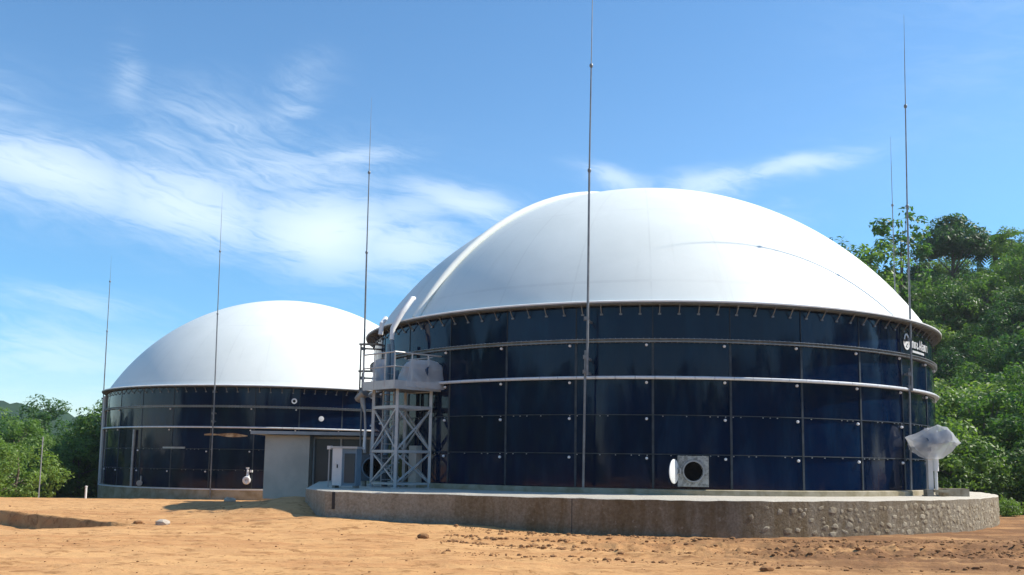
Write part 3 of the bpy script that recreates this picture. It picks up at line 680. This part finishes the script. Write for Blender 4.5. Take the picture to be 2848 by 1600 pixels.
for i in (0, 1, 3):
    a, e = dk(i, 5.50), dk(i+1, 5.50); MB().bar(a, e, .02, .34).part('toe_board', G, TW, 0) if False else None
    n_ = (e-a).normalized(); bb = MB(); o_ = Vector((n_.y, -n_.x, 0))*.012
    lo, hi = 5.20, 5.56
    bb.add([a+o_+Vector((0, 0, lo-5.5)), e+o_+Vector((0, 0, lo-5.5)), e+o_+Vector((0, 0, hi-5.5)), a+o_+Vector((0, 0, hi-5.5)), a-o_+Vector((0, 0, lo-5.5)), e-o_+Vector((0, 0, lo-5.5)), e-o_+Vector((0, 0, hi-5.5)), a-o_+Vector((0, 0, hi-5.5))],
           [(0, 1, 2, 3), (7, 6, 5, 4), (0, 4, 5, 1), (1, 5, 6, 2), (2, 6, 7, 3), (3, 7, 4, 0)])
    bb.part('toe_board', G, TW, 0)
    for z, wd in ((6.70, .055), (6.12, .045)): MB().tube([a+Vector((0, 0, z-5.5)), e+Vector((0, 0, z-5.5))], wd*.62, 8).part('handrail', G, TW)
    for t in (0, .36, .7): MB().bar(a.lerp(e, t)+Vector((0, 0, -.2)), a.lerp(e, t)+Vector((0, 0, 1.2)), .055).part('rail_post', G, TW, 0)
# corner hoop at the outer right corner of the rail
c_ = dk(1, 0); MB().tube([c_+Vector((-.02, -.02, 6.70)), c_+Vector((.16, .04, 6.64)), c_+Vector((.2, .05, 6.5)), c_+Vector((.2, .05, 5.95)), c_+Vector((.1, .02, 5.9))], .03, 8).part('rail_hoop', G, TW)
# caged ladder climbing inside the left bay, beside the riser pipes
LD = thing('access_ladder', (-5.45, 39.9, 1.25), 'vertical steel ladder inside the left bay of the lattice tower', 'ladder')
for x, y in ((-5.45, 39.62), (-5.05, 39.98)): MB().bar((x, y, 1.18), (x, y, 6.6), .05).part('stile', G, LD, 0)
for i in range(17): MB().tube([(-5.45, 39.62, 1.5+i*.3), (-5.05, 39.98, 1.5+i*.3)], .018, 6).part('rung', G, LD)
for i, (x, y, rr_) in enumerate(((-5.0, 40.35, .09), (-5.42, 40.75, .11), (-4.85, 40.15, .05))):
    pr = thing('riser_pipe', (x, y, 1.27), ('thinner grey-blue riser pipe against the tank wall behind the ladder', 'thickest grey-blue riser pipe at the tank wall left of the ladder', 'slim steel riser pipe nearest the ladder stile')[i], 'pipe', 'riser pipes behind the lattice tower')
    MB().tube([(x, y, 1.17), (x, y, (6.2, 7.4, 4.6)[i])], rr_, 10).part('pipe_run', MT['bluegrey'] if i < 2 else MT['steel'], pr)
    for z in (2.2, 4.0): MB().lathe((x, y, z), (0, 0, 1), [(0, rr_), (0, rr_+.05), (.05, rr_+.05), (.05, rr_)], 12).part('pipe_clamp', MT['steel'], pr)
# plastic-wrapped machine on the platform
def film(pts, seed, cuts=3, amp=.03):
    """sheet of film drawn tight over a few corner points: convex hull, subdivided and lightly wrinkled"""
    bm = bmesh.new()
    for p in pts: bm.verts.new(p)
    r = bmesh.ops.convex_hull(bm, input=list(bm.verts)); bmesh.ops.delete(bm, geom=[g for g in r['geom_interior'] if isinstance(g, bmesh.types.BMVert)], context='VERTS')
    for q in (2, 2): bmesh.ops.subdivide_edges(bm, edges=list(bm.edges), cuts=cuts if q == 2 else 1, use_grid_fill=True); cuts = 1
    for q in range(0): bmesh.ops.smooth_vert(bm, verts=list(bm.verts), factor=.5, use_axis_x=True, use_axis_y=True, use_axis_z=True)
    bm.normal_update()
    for v in bm.verts:
        x, y, z = v.co; k = math.sin(7*x+3*z+seed)*math.sin(5*z-4*y+2*seed)+.6*math.sin(15*x-11*z+5*y)
        v.co += v.normal*amp*k
    bm.verts.index_update(); b_ = MB(); b_.add([tuple(v.co) for v in bm.verts], [tuple(v.index for v in f.verts) for f in bm.faces]); bm.free(); return b_
WE = thing('wrapped_machine', (-3.95, 38.95, 5.34), 'bulky machine wrapped in wrinkled plastic film filling the right half of the tower platform', 'machine')
MB().box((-4.0, 38.95, 5.85), (.7, .6, 1.0), .7).part('machine_body', MT['bluegrey'], WE)
MB().lathe((-3.9, 38.8, 6.0), (1, -.4, 0), [(-.5, 0), (-.5, .22), (.5, .22), (.5, 0)], 16).part('motor', MT['motorblue'], WE)
film([(-4.75, 38.15, 5.30), (-4.3, 37.9, 5.3), (-2.75, 39.0, 5.28), (-2.72, 39.1, 5.5), (-3.6, 39.9, 5.3), (-4.6, 38.3, 6.0), (-4.15, 38.05, 6.42), (-3.75, 38.4, 6.12), (-3.2, 38.85, 6.5), (-2.95, 39.1, 6.3), (-3.7, 39.7, 6.45), (-4.5, 39.0, 6.3)], 4).part('plastic_wrap', MT['plastic'], WE, 50)
WE2 = thing('wrapped_bundle', (-5.5, 39.4, 5.34), 'narrow plastic-wrapped bundle leaning behind the left rail of the tower platform', 'bundle')
MB().tube([(-5.6, 39.45, 5.36), (-5.6, 39.5, 6.35)], .16, 10).part('core', MT['bluegrey'], WE2)
film([(-5.95, 39.3, 5.35), (-5.3, 39.2, 5.35), (-5.4, 39.8, 5.35), (-5.85, 39.3, 6.5), (-5.4, 39.3, 6.6), (-5.5, 39.7, 6.5), (-5.6, 39.15, 5.9)], 9).part('plastic_wrap', MT['plastic'], WE2, 50)

# ------------------------------------------------------------------ building, cabinets, block between the tanks
BD = thing('utility_building', (-11.0, 50, 0), 'small grey plastered lean-to building with a flat concrete roof between the two tanks', 'building')
MB().box((-11.93, 52, 1.88), (2.38, 4.0, 3.36)).part('wall', MT['plaster'], BD)
MB().box((-9.15, 53.2, 1.88), (3.16, .2, 3.36)).part('wall', MT['plaster'], BD)
MB().box((-10.72, 52, 3.68), (6.16, 4.9, .17)).part('roof', MT['roofslab'], BD)
MB().box((-9.05, 50.9, 2.0), (3.16, .08, 3.1)).part('dark_panel', MT['darkpanel'], BD, label='dark blue-grey panelled front')
for x in (-10.66, -9.2, -7.6): MB().box((x, 50.82, 2.0), (.09, .1, 3.1)).part('frame_post', MT['grey_paint'], BD)
MB().box((-9.1, 50.8, .62), (3.2, .16, .16)).part('sill', MT['grey_paint'], BD)
MB().box((-9.1, 50.82, 3.48), (3.2, .12, .12)).part('lintel', MT['grey_paint'], BD)
CB = thing('control_cabinet', (-7.0, 37.4, 1.2), 'tall pale grey control cabinet with small lock at the left end of the plinth', 'cabinet')
rz = R(-14)
def cab(p): return Vector((-7.05, 37.3, 0))+Matrix.Rotation(rz, 4, 'Z') @ Vector(p)
MB().box(cab((.45, .3, 2.02)), (1.05, .5, 1.46), rz).part('body', MT['bluegrey'], CB)
MB().box(cab((.17, .03, 2.02)), (.40, .05, 1.46), rz).part('door', MT['cabinet'], CB)
MB().box(cab((.70, .035, 1.98)), (.44, .04, 1.15), rz).part('dark_panel', MT['darkpanel'], CB)
MB().box(cab((.12, -.01, 2.2)), (.05, .04, .08), rz).part('lock', MT['white'], CB)
MB().box(cab((.19, -.01, 2.05)), (.035, .04, .14), rz).part('handle', MT['black'], CB)
MB().box(cab((.45, .28, 2.79)), (1.15, .62, .08), rz).part('roof', MT['grey_paint'], CB)
for x in (.02, .9): MB().box(cab((x, .25, 1.24)), (.12, .4, .12), rz).part('foot', MT['steel_dark'], CB)
MB().bar(cab((-.22, .1, 1.2)), cab((-.22, .1, 2.75)), .05).part('conduit', MT['steel'], CB); MB().box(cab((-.2, .08, 2.78)), (.16, .16, .14), rz).part('junction_box', MT['cabinet'], CB)
FN = thing('gas_blower', (-5.9, 40.5, 1.2), 'boxy grey blower with a big round dark intake beside the control cabinet', 'blower')
b = MB(); vs = []; fs = []; n = 28; bx, by, bz = -5.90, 40.25, 1.98
for j in range(n):
    a = 2*PI*j/n+PI/4; cs, sn = math.cos(a), math.sin(a); q = .56/max(abs(cs), abs(sn))
    vs += [(bx+q*cs, by, bz+q*sn), (bx+.43*cs, by, bz+.43*sn), (bx+.40*cs, by+.35, bz+.40*sn), (bx+q*cs, by+.6, bz+q*sn)]
for j in range(n):
    k = (j+1) % n
    for i in range(4): fs.append((j*4+i, k*4+i, k*4+(i+1) % 4, j*4+(i+1) % 4))
b.add(vs, fs); b.part('housing', MT['darkgrey'], FN, 20)
MB().lathe((bx, by+.3, bz), (0, -1, 0), [(0, 0), (0, .42), (.02, .42), (.02, .1), (.1, .08), (.1, 0)], 20).part('impeller', MT['black'], FN)
MB().lathe((bx, by, bz), (0, -1, 0), [(-.02, .42), (.05, .42), (.05, .465), (-.02, .465)], 28).part('intake_ring', MT['bluegrey'], FN)
for x in (-.4, .4): MB().box((bx+x, by+.3, 1.30), (.14, .5, .24)).part('foot', MT['steel_dark'], FN)
CP = thing('concrete_block', (-4.1, 40.2, 1.2), 'plain grey concrete block behind the right bay of the lattice tower', 'block')
MB().box((-3.75, 40.35, 2.06), (1.15, .55, 1.77), .72).part('block_body', MT['plaster'], CP)
WP = thing('drop_pipe', (-6.3, 39.5, 2.6), 'white bent drop pipe hanging left of the lattice tower', 'pipe')
MB().tube([(-6.35, 39.6, 5.0), (-6.3, 39.55, 4.7), (-6.2, 39.5, 4.3), (-6.15, 39.5, 3.6), (-6.15, 39.5, 2.6)], [.13, .11, .05, .05, .07], 8).part('pipe_run', MT['steel'], WP)
MB().tube([(-6.15, 39.44, 3.55), (-6.18, 39.44, 2.75)], .06, 8).part('sleeve', MT['white'], WP)
MB().lathe((-6.4, 39.65, 5.0), (.6, -.4, .5), [(-.25, 0), (-.25, .16), (.25, .2), (.25, 0)], 12).part('elbow', MT['steel_dark'], WP)

# ------------------------------------------------------------------ wrapped mixer on its post at the right
MX = thing('wrapped_mixer', (17.25, 38.5, 1.18), 'mixer drive wrapped in clear plastic on a steel post at the tank side', 'mixer')
MB().bar((17.22, 38.5, 1.17), (17.22, 38.5, 3.15), .20).part('post', MT['cabinet'], MX, 0)
MB().tube([(17.44, 38.42, 1.25), (17.44, 38.42, 2.3), (17.44, 38.42, 2.9)], [.06, .06, .10], 10).part('pipe', MT['white'], MX)
MB().lathe((17.44, 38.42, 2.2), (0, 0, 1), [(0, .07), (0, .11), (.6, .12), (.6, .05)], 12).part('sleeve', MT['white'], MX)
MB().box((17.22, 38.5, 1.20), (.5, .5, .05)).part('base_plate', MT['steel_dark'], MX)
sv = Vector((.93, .12, .28)).normalized()
MB().lathe(Vector((17.35, 38.45, 3.45)), sv, [(-.75, 0), (-.75, .12), (-.35, .14), (-.35, .30), (.1, .30), (.1, .26), (.75, .26), (.78, .2), (.78, 0)], 18).part('motor', MT['motorblue'], MX)
MB().tube([(16.4, 38.9, 3.5), (17.0, 38.5, 3.42)], .09, 10).part('shaft', MT['steel_dark'], MX)
MB().box((17.05, 38.5, 3.2), (.4, .34, .4)).part('gearbox', MT['motorblue'], MX)
film([(17.4+(p[0]-17.4)*1.1, p[1], 3.36+(p[2]-3.36)*1.12) for p in ((16.36, 38.5, 3.55), (16.5, 38.2, 3.42), (16.6, 38.75, 3.1), (16.62, 38.2, 3.08), (17.5, 38.3, 4.02), (17.62, 38.65, 4.0), (17.86, 38.3, 3.92), (17.9, 38.7, 3.88), (18.42, 38.4, 3.36), (18.36, 38.6, 3.3), (17.62, 38.2, 2.78), (17.58, 38.65, 2.8), (17.1, 38.3, 2.74), (17.1, 38.65, 2.76), (17.3, 38.05, 3.3), (17.8, 38.08, 3.4))], 2, 3, .022).part('plastic_wrap', MT['plastic'], MX, 22)
CK = thing('concrete_footing', (18.0, 38.6, 1.18), 'low pale concrete footing slab with a dark gap, right of the mixer post', 'footing')
MB().box((18.25, 38.75, 1.34), (1.15, .5, .32), .1).part('block_body', MT['rubble'], CK)
MB().box((17.55, 38.25, 1.40), (.72, .3, .10), .05).part('plank', MT['rubble'], CK)
MB().box((16.98, 38.15, 1.32), (.26, .3, .28), .1).part('rubble_piece', MT['steel_dark'], CK)

# ------------------------------------------------------------------ posts in the yard at the left
def post(x, y, h, r_, m, label, cat):
    z = gz(x, y); t = thing('marker_post', (x, y, z), label, cat)
    MB().tube([(x, y, z-.05), (x, y, z+h)], r_, 8).part('pole', m, t); MB().lathe((x, y, z+h), (0, 0, 1), [(-.01, 0), (0, r_*1.2), (.06, r_*1.2), (.08, 0)], 8).part('pole_cap', m, t)
post(-28.6, 57.2, 3.6, .035, MT['steel'], 'slim grey pole in front of the sunlit bushes at the left', 'pole')
post(-27.6, 61.3, .75, .07, MT['white'], 'short white post in front of the shaded trees at the left', 'post')

# ------------------------------------------------------------------ vegetation
def leaf_mesh(name, clumps, m, seed, leaf, per, squash=.7):
    leaf *= .62; per *= 2.1
    """clumps: (centre, radius); small leaf-sized blades spread through each clump"""
    r_ = np.random.RandomState(seed); V = []; F = []; k = 0
    cen = np.mean([c for c, _ in clumps], axis=0)
    for c, rad in clumps:
        n = max(6, int(per*rad*rad)); p = r_.normal(size=(n, 3)); p /= np.linalg.norm(p, axis=1)[:, None]
        p *= (r_.uniform(.25, 1, n)**.45)[:, None]
        nrm = p*.8+r_.normal(size=(n, 3))*.55+np.array([0, 0, .55])+(np.array(c)-cen)/8
        p = p*rad*np.array([1, 1, squash])+np.array(c); nrm /= np.linalg.norm(nrm, axis=1)[:, None]
        t = np.cross(nrm, r_.normal(size=(n, 3))); t /= np.linalg.norm(t, axis=1)[:, None]; bt = np.cross(nrm, t)
        s = leaf*r_.uniform(.6, 1.35, n)[:, None]
        q = np.stack([p-t*s, p+bt*s*.45-nrm*s*.12, p+t*s-nrm*s*.3, p-bt*s*.45-nrm*s*.12], 1).reshape(-1, 3)
        V.append(q); F += [(k+4*i, k+4*i+1, k+4*i+2, k+4*i+3) for i in range(n)]; k += 4*n
    me = bpy.data.meshes.new(name); me.from_pydata(np.concatenate(V).tolist(), [], F); me.update(); me.materials.append(m); return me
def clump_crown(seed, h, rx, zlo, n, cr, shape='round'):
    r_ = random.Random(seed); out = []
    for i in range(n):
        while True:
            x, y, z = r_.uniform(-1, 1), r_.uniform(-1, 1), r_.uniform(-1, 1); q = x*x+y*y+z*z
            if q < 1 and q > r_.uniform(0, .75): break
        if shape == 'cone': f = 1-.75*(z+1)/2; x *= f; y *= f
        if shape == 'umbrella': z = z*.45+.5-.35*(x*x+y*y)
        zc = (zlo+h)/2; out.append(((x*rx, y*rx, zc+z*(h-zlo)/2), cr*r_.uniform(.6, 1.3)))
    return out
def trunk_mesh(seed, h, r0, clumps, nl=7):
    r_ = random.Random(seed); b = MB(); top = Vector((r_.uniform(-.3, .3), r_.uniform(-.3, .3), h*.82))
    pts = [Vector((0, 0, -1.5)), Vector((r_.uniform(-.15, .15), r_.uniform(-.15, .15), h*.25)), top*.6+Vector((.1, 0, 0)), top]
    b.tube(pts, [r0*1.15, r0, r0*.65, r0*.2], 7)
    for c, rad in r_.sample(clumps, min(nl, len(clumps))):
        c = Vector(c); s = pts[1].lerp(pts[3], min(.95, max(.1, (c.z/h-.35))))
        b.tube([s, s.lerp(c, .5)+Vector((0, 0, -.15)), c], [r0*.4, r0*.24, r0*.08], 5)
    return b.mesh('trunk', MT['trunk'], (0, 0, 0), 60)
KINDS = {}
def kind(key, seed, h, rx, zlo, n, cr, m, leaf=.34, per=26, shape='round', r0=.22, squash=.7):
    cl_ = clump_crown(seed, h, rx, zlo, n, cr, shape)
    KINDS[key] = (leaf_mesh('crown', cl_, m, seed, leaf, per, squash), trunk_mesh(seed, h, r0, cl_))
kind('broad', 1, 9.0, 3.6, 2.2, 95, 1.0, MT['leaf'], .30, 40)
kind('broad2', 2, 8.2, 3.2, 1.6, 85, .95, MT['leaf_light'], .30, 40)
kind('dark', 3, 9.5, 3.5, 2.4, 95, 1.0, MT['leaf_dark'], .28, 44)
kind('tall', 4, 12.5, 2.6, 4.0, 70, .95, MT['leaf'], .28, 40)
kind('sparse', 5, 13.5, 2.3, 3.0, 60, .72, MT['leaf'], .34, 40, r0=.16)
kind('sparse2', 6, 12.0, 2.2, 3.0, 50, .70, MT['leaf'], .34, 40, r0=.15)
kind('umbrella', 7, 10.5, 3.3, 3.4, 110, 1.0, MT['leaf_dark'], .30, 44, 'umbrella')
kind('bush', 8, 4.6, 3.2, -.4, 90, .72, MT['leaf'], .21, 80, r0=.1)
kind('bush2', 9, 3.6, 2.8, -.4, 80, .66, MT['leaf_light'], .20, 84, r0=.1)
kind('shrub', 10, 1.4, 1.0, -.1, 30, .36, MT['leaf_light'], .15, 190, r0=.04)
# an oil palm: arching fronds
def palm():
    r_ = random.Random(4); V = []; F = []
    for i in range(26):
        a = r_.uniform(0, 2*PI); up = r_.uniform(-.2, 1.1); L = r_.uniform(2.4, 3.2); p = Vector((0, 0, 6.2)); d_ = Vector((math.cos(a), math.sin(a), up)).normalized()
        for k in range(12):
            q = p+d_*L/12; d_ = (d_+Vector((0, 0, -.12))).normalized(); sd_ = d_.cross(Vector((0, 0, 1))).normalized()
            for s in (-1, 1):
                o = len(V); ll = .55*math.sin((k+1)/13*PI)+.12
                V += [tuple(p), tuple(q), tuple(q+sd_*s*ll+Vector((0, 0, -.22*ll))+d_*.2), tuple(p+sd_*s*ll*.85+Vector((0, 0, -.25*ll))+d_*.22)]; F.append((o, o+1, o+2, o+3))
            p = q
    me = bpy.data.meshes.new('crown'); me.from_pydata(V, [], F); me.update(); me.materials.append(MT['leaf_dark'])
    KINDS['palm'] = (me, MB().tube([(0, 0, -1), (.1, 0, 3), (0, 0, 6.2)], [.28, .24, .2], 8).mesh('trunk', MT['trunk'], (0, 0, 0), 60))
palm()
def tree(key, x, y, z, s, label, cat='tree', group=None, sz=None, name=None):
    nm = name or {'bush': 'bush', 'bush2': 'bush', 'shrub': 'shrub', 'palm': 'palm_tree'}.get(key, 'tree')
    o = thing(nm, (x, y, z), label, cat, group); o.scale = (s, s, s*(sz or 1)); o.rotation_euler = (0, 0, rng.uniform(0, 6.28))
    for n_, me in zip(('crown', 'trunk'), KINDS[key]): inst(n_, me, o)
    return o
# hillside: massed trees
r_ = random.Random(21); spots = []
GH = 'trees massed on the hillside behind the big tank'
def hz_(x, y): return float(hill_z(np.array([x]), np.array([y]))[0])
def hill_label(k, z):
    lv = 'low' if z < 6 else 'halfway up' if z < 15 else 'high'
    return {'broad': 'broad mid-green tree %s on the wooded hillside', 'broad2': 'pale yellow-green tree %s on the wooded hillside', 'dark': 'dark green dense tree %s on the wooded hillside',
            'tall': 'tall slender tree %s on the wooded hillside', 'bush': 'rounded bushy small tree %s on the wooded hillside'}[k] % lv
tries = 0
while len(spots) < 265 and tries < 16000:
    tries += 1; a = R(r_.uniform(9, 43)); d_ = r_.uniform(66, 165); x, y = d_*math.sin(a), d_*math.cos(a)
    s_ = (x-24)*.6+(y-58)*.35
    if s_ < 5 or s_ > 66: continue
    md = 2.5+d_*.012
    if any((x-p)**2+(y-q)**2 < md*md for p, q in spots): continue
    spots.append((x, y))
    k = r_.choices(['broad', 'broad2', 'dark', 'tall', 'bush'], [4, 3, 3, 1.6, 3])[0]
    sc_ = r_.uniform(.75, 1.12)*(1.35 if k == 'bush' else 1); z_ = hz_(x, y)-.3; lim = .236+.02*math.sin(x/y*70) if x/y > .36 else .205
    sc_ = min(sc_, (2.3+lim*y-z_)/{'broad': 9.6, 'broad2': 8.8, 'dark': 10.2, 'tall': 13.2, 'bush': 5.2}[k])
    if sc_ < .45: continue
    tree(k, x, y, z_, sc_, hill_label(k, z_), 'tree', GH, name='tree')
# skyline trees one can tell apart
for k, px, d_, tp, h_, lb in [('sparse', .424, 104, .300, 14.2, 'tallest sparse tree on the skyline beside the two lightning masts'), ('sparse2', .392, 100, .272, 12.6, 'feathery sparse tree on the skyline left of the tallest one'),
                         ('umbrella', .481, 122, .284, 11.4, 'dark flat-topped tree standing highest on the ridge'), ('palm', .528, 124, .266, 7.9, 'dark palm with drooping fronds on the ridge line'),
                         ('dark', .349, 112, .252, 10.2, 'dark rounded treetop peeping over the right shoulder of the dome'), ('tall', .545, 118, .272, 13.2, 'slender light tree on the ridge at the right edge')]:
    x, y = px*d_, d_; z_ = hz_(x, y)-.3; tree(k, x, y, z_, max(.6, (2.3+tp*d_-z_)/h_), lb, 'palm' if k == 'palm' else 'tree')
for i, (px, d_) in enumerate([(.440, 112), (.452, 113)]):
    x, y = px*d_, d_; z = hz_(x, y); t = thing('bare_tree', (x, y, z), ('bare leafless pole-like tree left of the dark flat-topped tree', 'second bare leafless tree touching the flat-topped crown')[i], 'tree', 'bare trees on the ridge'); b = MB()
    b.tube([(x, y, z-1), (x+.1, y, z+6), (x+.3, y, z+12)], [.10, .06, .02], 5)
    for q in range(9):
        zz = z+6.5+q*.7; a = q*2.4; b.tube([(x+.15, y, zz), (x+.2+.7*math.cos(a), y+.7*math.sin(a), zz+1.2)], [.03, .008], 4)
    b.part('trunk', MT['trunk'], t)
# bushes at the foot of the hill, right of the plinth
BU = [('bush', 27.0, 57.5, 1.15, 'broad sunlit bush next to the right side of the big tank'), ('bush', 30.5, 57.0, 1.2, 'tallest leafy bush at the right edge behind the plinth'), ('bush2', 28.6, 54.6, .95, 'pale green bush just behind the end of the plinth'),
      ('bush', 33.6, 58.5, 1.2, 'dense bush at the outer right edge of the yard'), ('bush', 25.2, 61.0, 1.25, 'bush half hidden by the tank wall at the right'), ('bush2', 31.6, 53.6, .9, 'low rounded bush at the far right beside the orange soil'),
      ('bush', 35.5, 55, 1.1, 'green bush beyond the right edge of the yard'), ('bush2', 26.3, 54.8, .62, 'small fresh green bush peeping over the plinth edge')]
for k, x, y, s, lb in BU: tree(k, x, y, gz(x, y)-.1, s, lb, 'bush', 'bushes at the foot of the hill')
for i, (x, y, s) in enumerate([(24.6, 50.5, .9), (25.6, 48.5, .6), (26.6, 50.2, .7)]):
    tree('shrub', x, y, gz(x, y)-.05, s, ('yellow-green weed right behind the plinth footing', 'lowest weed tuft at the right end of the plinth', 'weed clump between plinth and bushes')[i], 'weed', 'weeds beside the plinth')
# left: sunlit bushes in front, wood in the tank's shade behind
BL_ = [('bush2', -31.2, 59.5, .95, 'bright rounded bush beside the slim grey pole'), ('bush2', -34.2, 59.0, .72, 'low sunny bush at the left edge of the yard'), ('bush', -35.8, 63, .95, 'taller green bush behind the two sunny ones'),
       ('bush2', -38.2, 60, .9, 'sunlit bush cut by the left edge of the photo')]
for k, x, y, s, lb in BL_: tree(k, x, y, gz(x, y)-.1, s, lb, 'bush', 'sunlit bushes at the left')
r_ = random.Random(33); sp2 = []; tries = 0
while len(sp2) < 46 and tries < 3000:
    tries += 1; t = r_.uniform(-.66, -.33); d_ = r_.uniform(72, 104); x, y = t*d_, d_
    if (x-T2[0])**2+(y-T2[1])**2 < 16.6**2: continue
    if any((x-p)**2+(y-q)**2 < 3.2**2 for p, q in sp2): continue
    sp2.append((x, y)); k = r_.choice(['dark', 'dark', 'dark', 'bush', 'broad'])
    s = r_.uniform(.56, .80)*(1.25 if k == 'bush' else 1)
    tree(k, x, y, gz(x, y)-.2, s, {'broad': 'mid-green tree', 'dark': 'dark dense tree', 'bush': 'low bushy tree'}[k]+(' standing out in the sun at the left of the low wood' if x < -40 else ' in the shade of the low wood left of the rear tank'), 'tree', 'trees of the low wood at the left', name='tree')
for x, y, q in ((-35.2, 77, 1.0), (-37.6, 74, .85), (-34.4, 82, 1.1), (-39.8, 77, .95), (-36.4, 71, .7)):
    tree('bush', x, y, gz(x, y)-.2, q, 'dark bush in the shade behind the slim grey pole', 'bush', 'shaded bushes left of the rear tank')
tree('dark', -46.2, 92, -1.0, .93, 'highest dark rounded treetop of the wood at the left')
tree('broad', -34.2, 81, -.9, .92, 'tree whose crown touches the left rim of the rear tank')
tree('broad', -53, 95, -1.0, .88, 'tree at the left edge of the photo rising above the wood')
# trees across the yard, seen only as reflections in the tank wall
r_ = random.Random(55)
for i in range(54):
    t = -118+236*i/53+r_.uniform(-1.5, 1.5)
    if i in (33, 34, 21): continue
    d_ = r_.uniform(62, 78)-(8 if abs(t) > 70 else 0); a = R(180+t); k = r_.choice(['broad', 'dark', 'broad2', 'dark'])
    if i % 2: tree('bush', T1[0]*.5+(d_-7)*math.sin(a), 8+(d_-7)*math.cos(a), -1.2, 2.0, 'scrub bush across the yard, mirrored at the foot of the navy tank', 'bush', 'scrub across the yard facing the tank')
    o = tree(k, T1[0]*.5+d_*math.sin(a), 8+d_*math.cos(a), -1.2, r_.uniform(1.55, 1.95), 'tree of the wood across the yard, mirrored darkly in the navy tank', 'tree', 'trees across the yard facing the tank')
# ------------------------------------------------------------------ air
hm = bpy.data.materials.new('thin_haze'); hm.use_nodes = True; t_ = hm.node_tree; t_.nodes.clear()
pv = N(t_, 'ShaderNodeVolumePrincipled'); pv.inputs['Color'].default_value = (.86, .92, 1, 1); pv.inputs['Density'].default_value = .0002; pv.inputs['Anisotropy'].default_value = .2
ho = N(t_, 'ShaderNodeOutputMaterial'); t_.links.new(pv.outputs[0], ho.inputs['Volume'])
MB().box((0, 0, 26), (9000, 9000, 60)).solo('haze', hm, kind='stuff', label='thin blue haze over the yard and hillside', smooth=0)
# ------------------------------------------------------------------ loose soil and stones
def clods():
    r_ = np.random.RandomState(8); ico = bmesh.new(); bmesh.ops.create_icosphere(ico, subdivisions=1, radius=1)
    bv = np.array([v.co[:] for v in ico.verts]); bf = [tuple(v.index for v in f.verts) for f in ico.faces]; ico.free(); V = []; F = []; k = 0
    n = 6500
    for i in range(n):
        if i % 5 < 3:
            x = r_.uniform(-2, 24); y = 30.2-.12*(x-5)+.022*(x-5)**2-r_.choice([.3, 2.6, 4.4, 7.4], p=[.25, .25, .35, .15])-abs(r_.normal(0, .55))
            if x > 20: y -= 1
        else: a = r_.uniform(-.56, .56); d_ = r_.uniform(16, 48); x, y = d_*math.sin(a), d_*math.cos(a)
        if (x-T1[0])**2+(y-T1[1])**2 < 18.2**2 or y > 34 and x > -9: continue
        s = r_.gamma(1.2, .016 if i % 5 < 3 else .009)+.007; s = min(s, .08)*(.7 if i % 5 >= 3 else 1)
        z = gz(x, y); q = bv*(1+r_.uniform(-.3, .3, bv.shape))*np.array([1.2, 1, .7])*s+np.array([x, y, z+s*.25])
        V.append(q); F += [tuple(j+k for j in f) for f in bf]; k += len(bv)
    me = bpy.data.meshes.new('soil_clods'); me.from_pydata(np.concatenate(V).tolist(), [], F); me.update(); me.materials.append(MT['stone_loose'])
    o = bpy.data.objects.new('soil_clods', me); C.objects.link(o); tag(o, 'loose crumbs of orange soil strewn over the yard', None, None, 'stuff')
clods()
def rock(x, y, s, m, label, seed):
    bm = bmesh.new(); bmesh.ops.create_icosphere(bm, subdivisions=2, radius=1); r_ = random.Random(seed)
    for v in bm.verts: v.co *= 1+r_.uniform(-.15, .12); v.co.x *= 1.3; v.co.z *= .65; v.co *= s
    me = bpy.data.meshes.new('loose_stone'); bm.to_mesh(me); bm.free(); me.materials.append(m)
    o = bpy.data.objects.new('loose_stone', me); C.objects.link(o); o.location = (x, y, gz(x, y)+s*.3); tag(o, label, 'stone', 'loose stones in the yard')
rock(-11.6, 31.6, .20, MT['pale_stone'], 'pale block lying on the sunny yard near the shaded bank', 1)
rock(-2.6, 28.6, .15, MT['stone_loose'], 'dark brown clod in front of the grey end of the plinth', 2)
rock(5.6, 20.6, .12, MT['stone_loose'], 'dark flat stone nearest the camera', 3)
rock(-12.8, 32.6, .13, MT['stone_loose'], 'small dark stone beside the pale block', 4)
rock(-15.6, 52.5, .28, MT['pale_stone'], 'pale stone at the foot of the rear tank', 5)
rock(18.5, 27.5, .14, MT['pale_stone'], 'pale stone in the trampled soil at the right', 6)
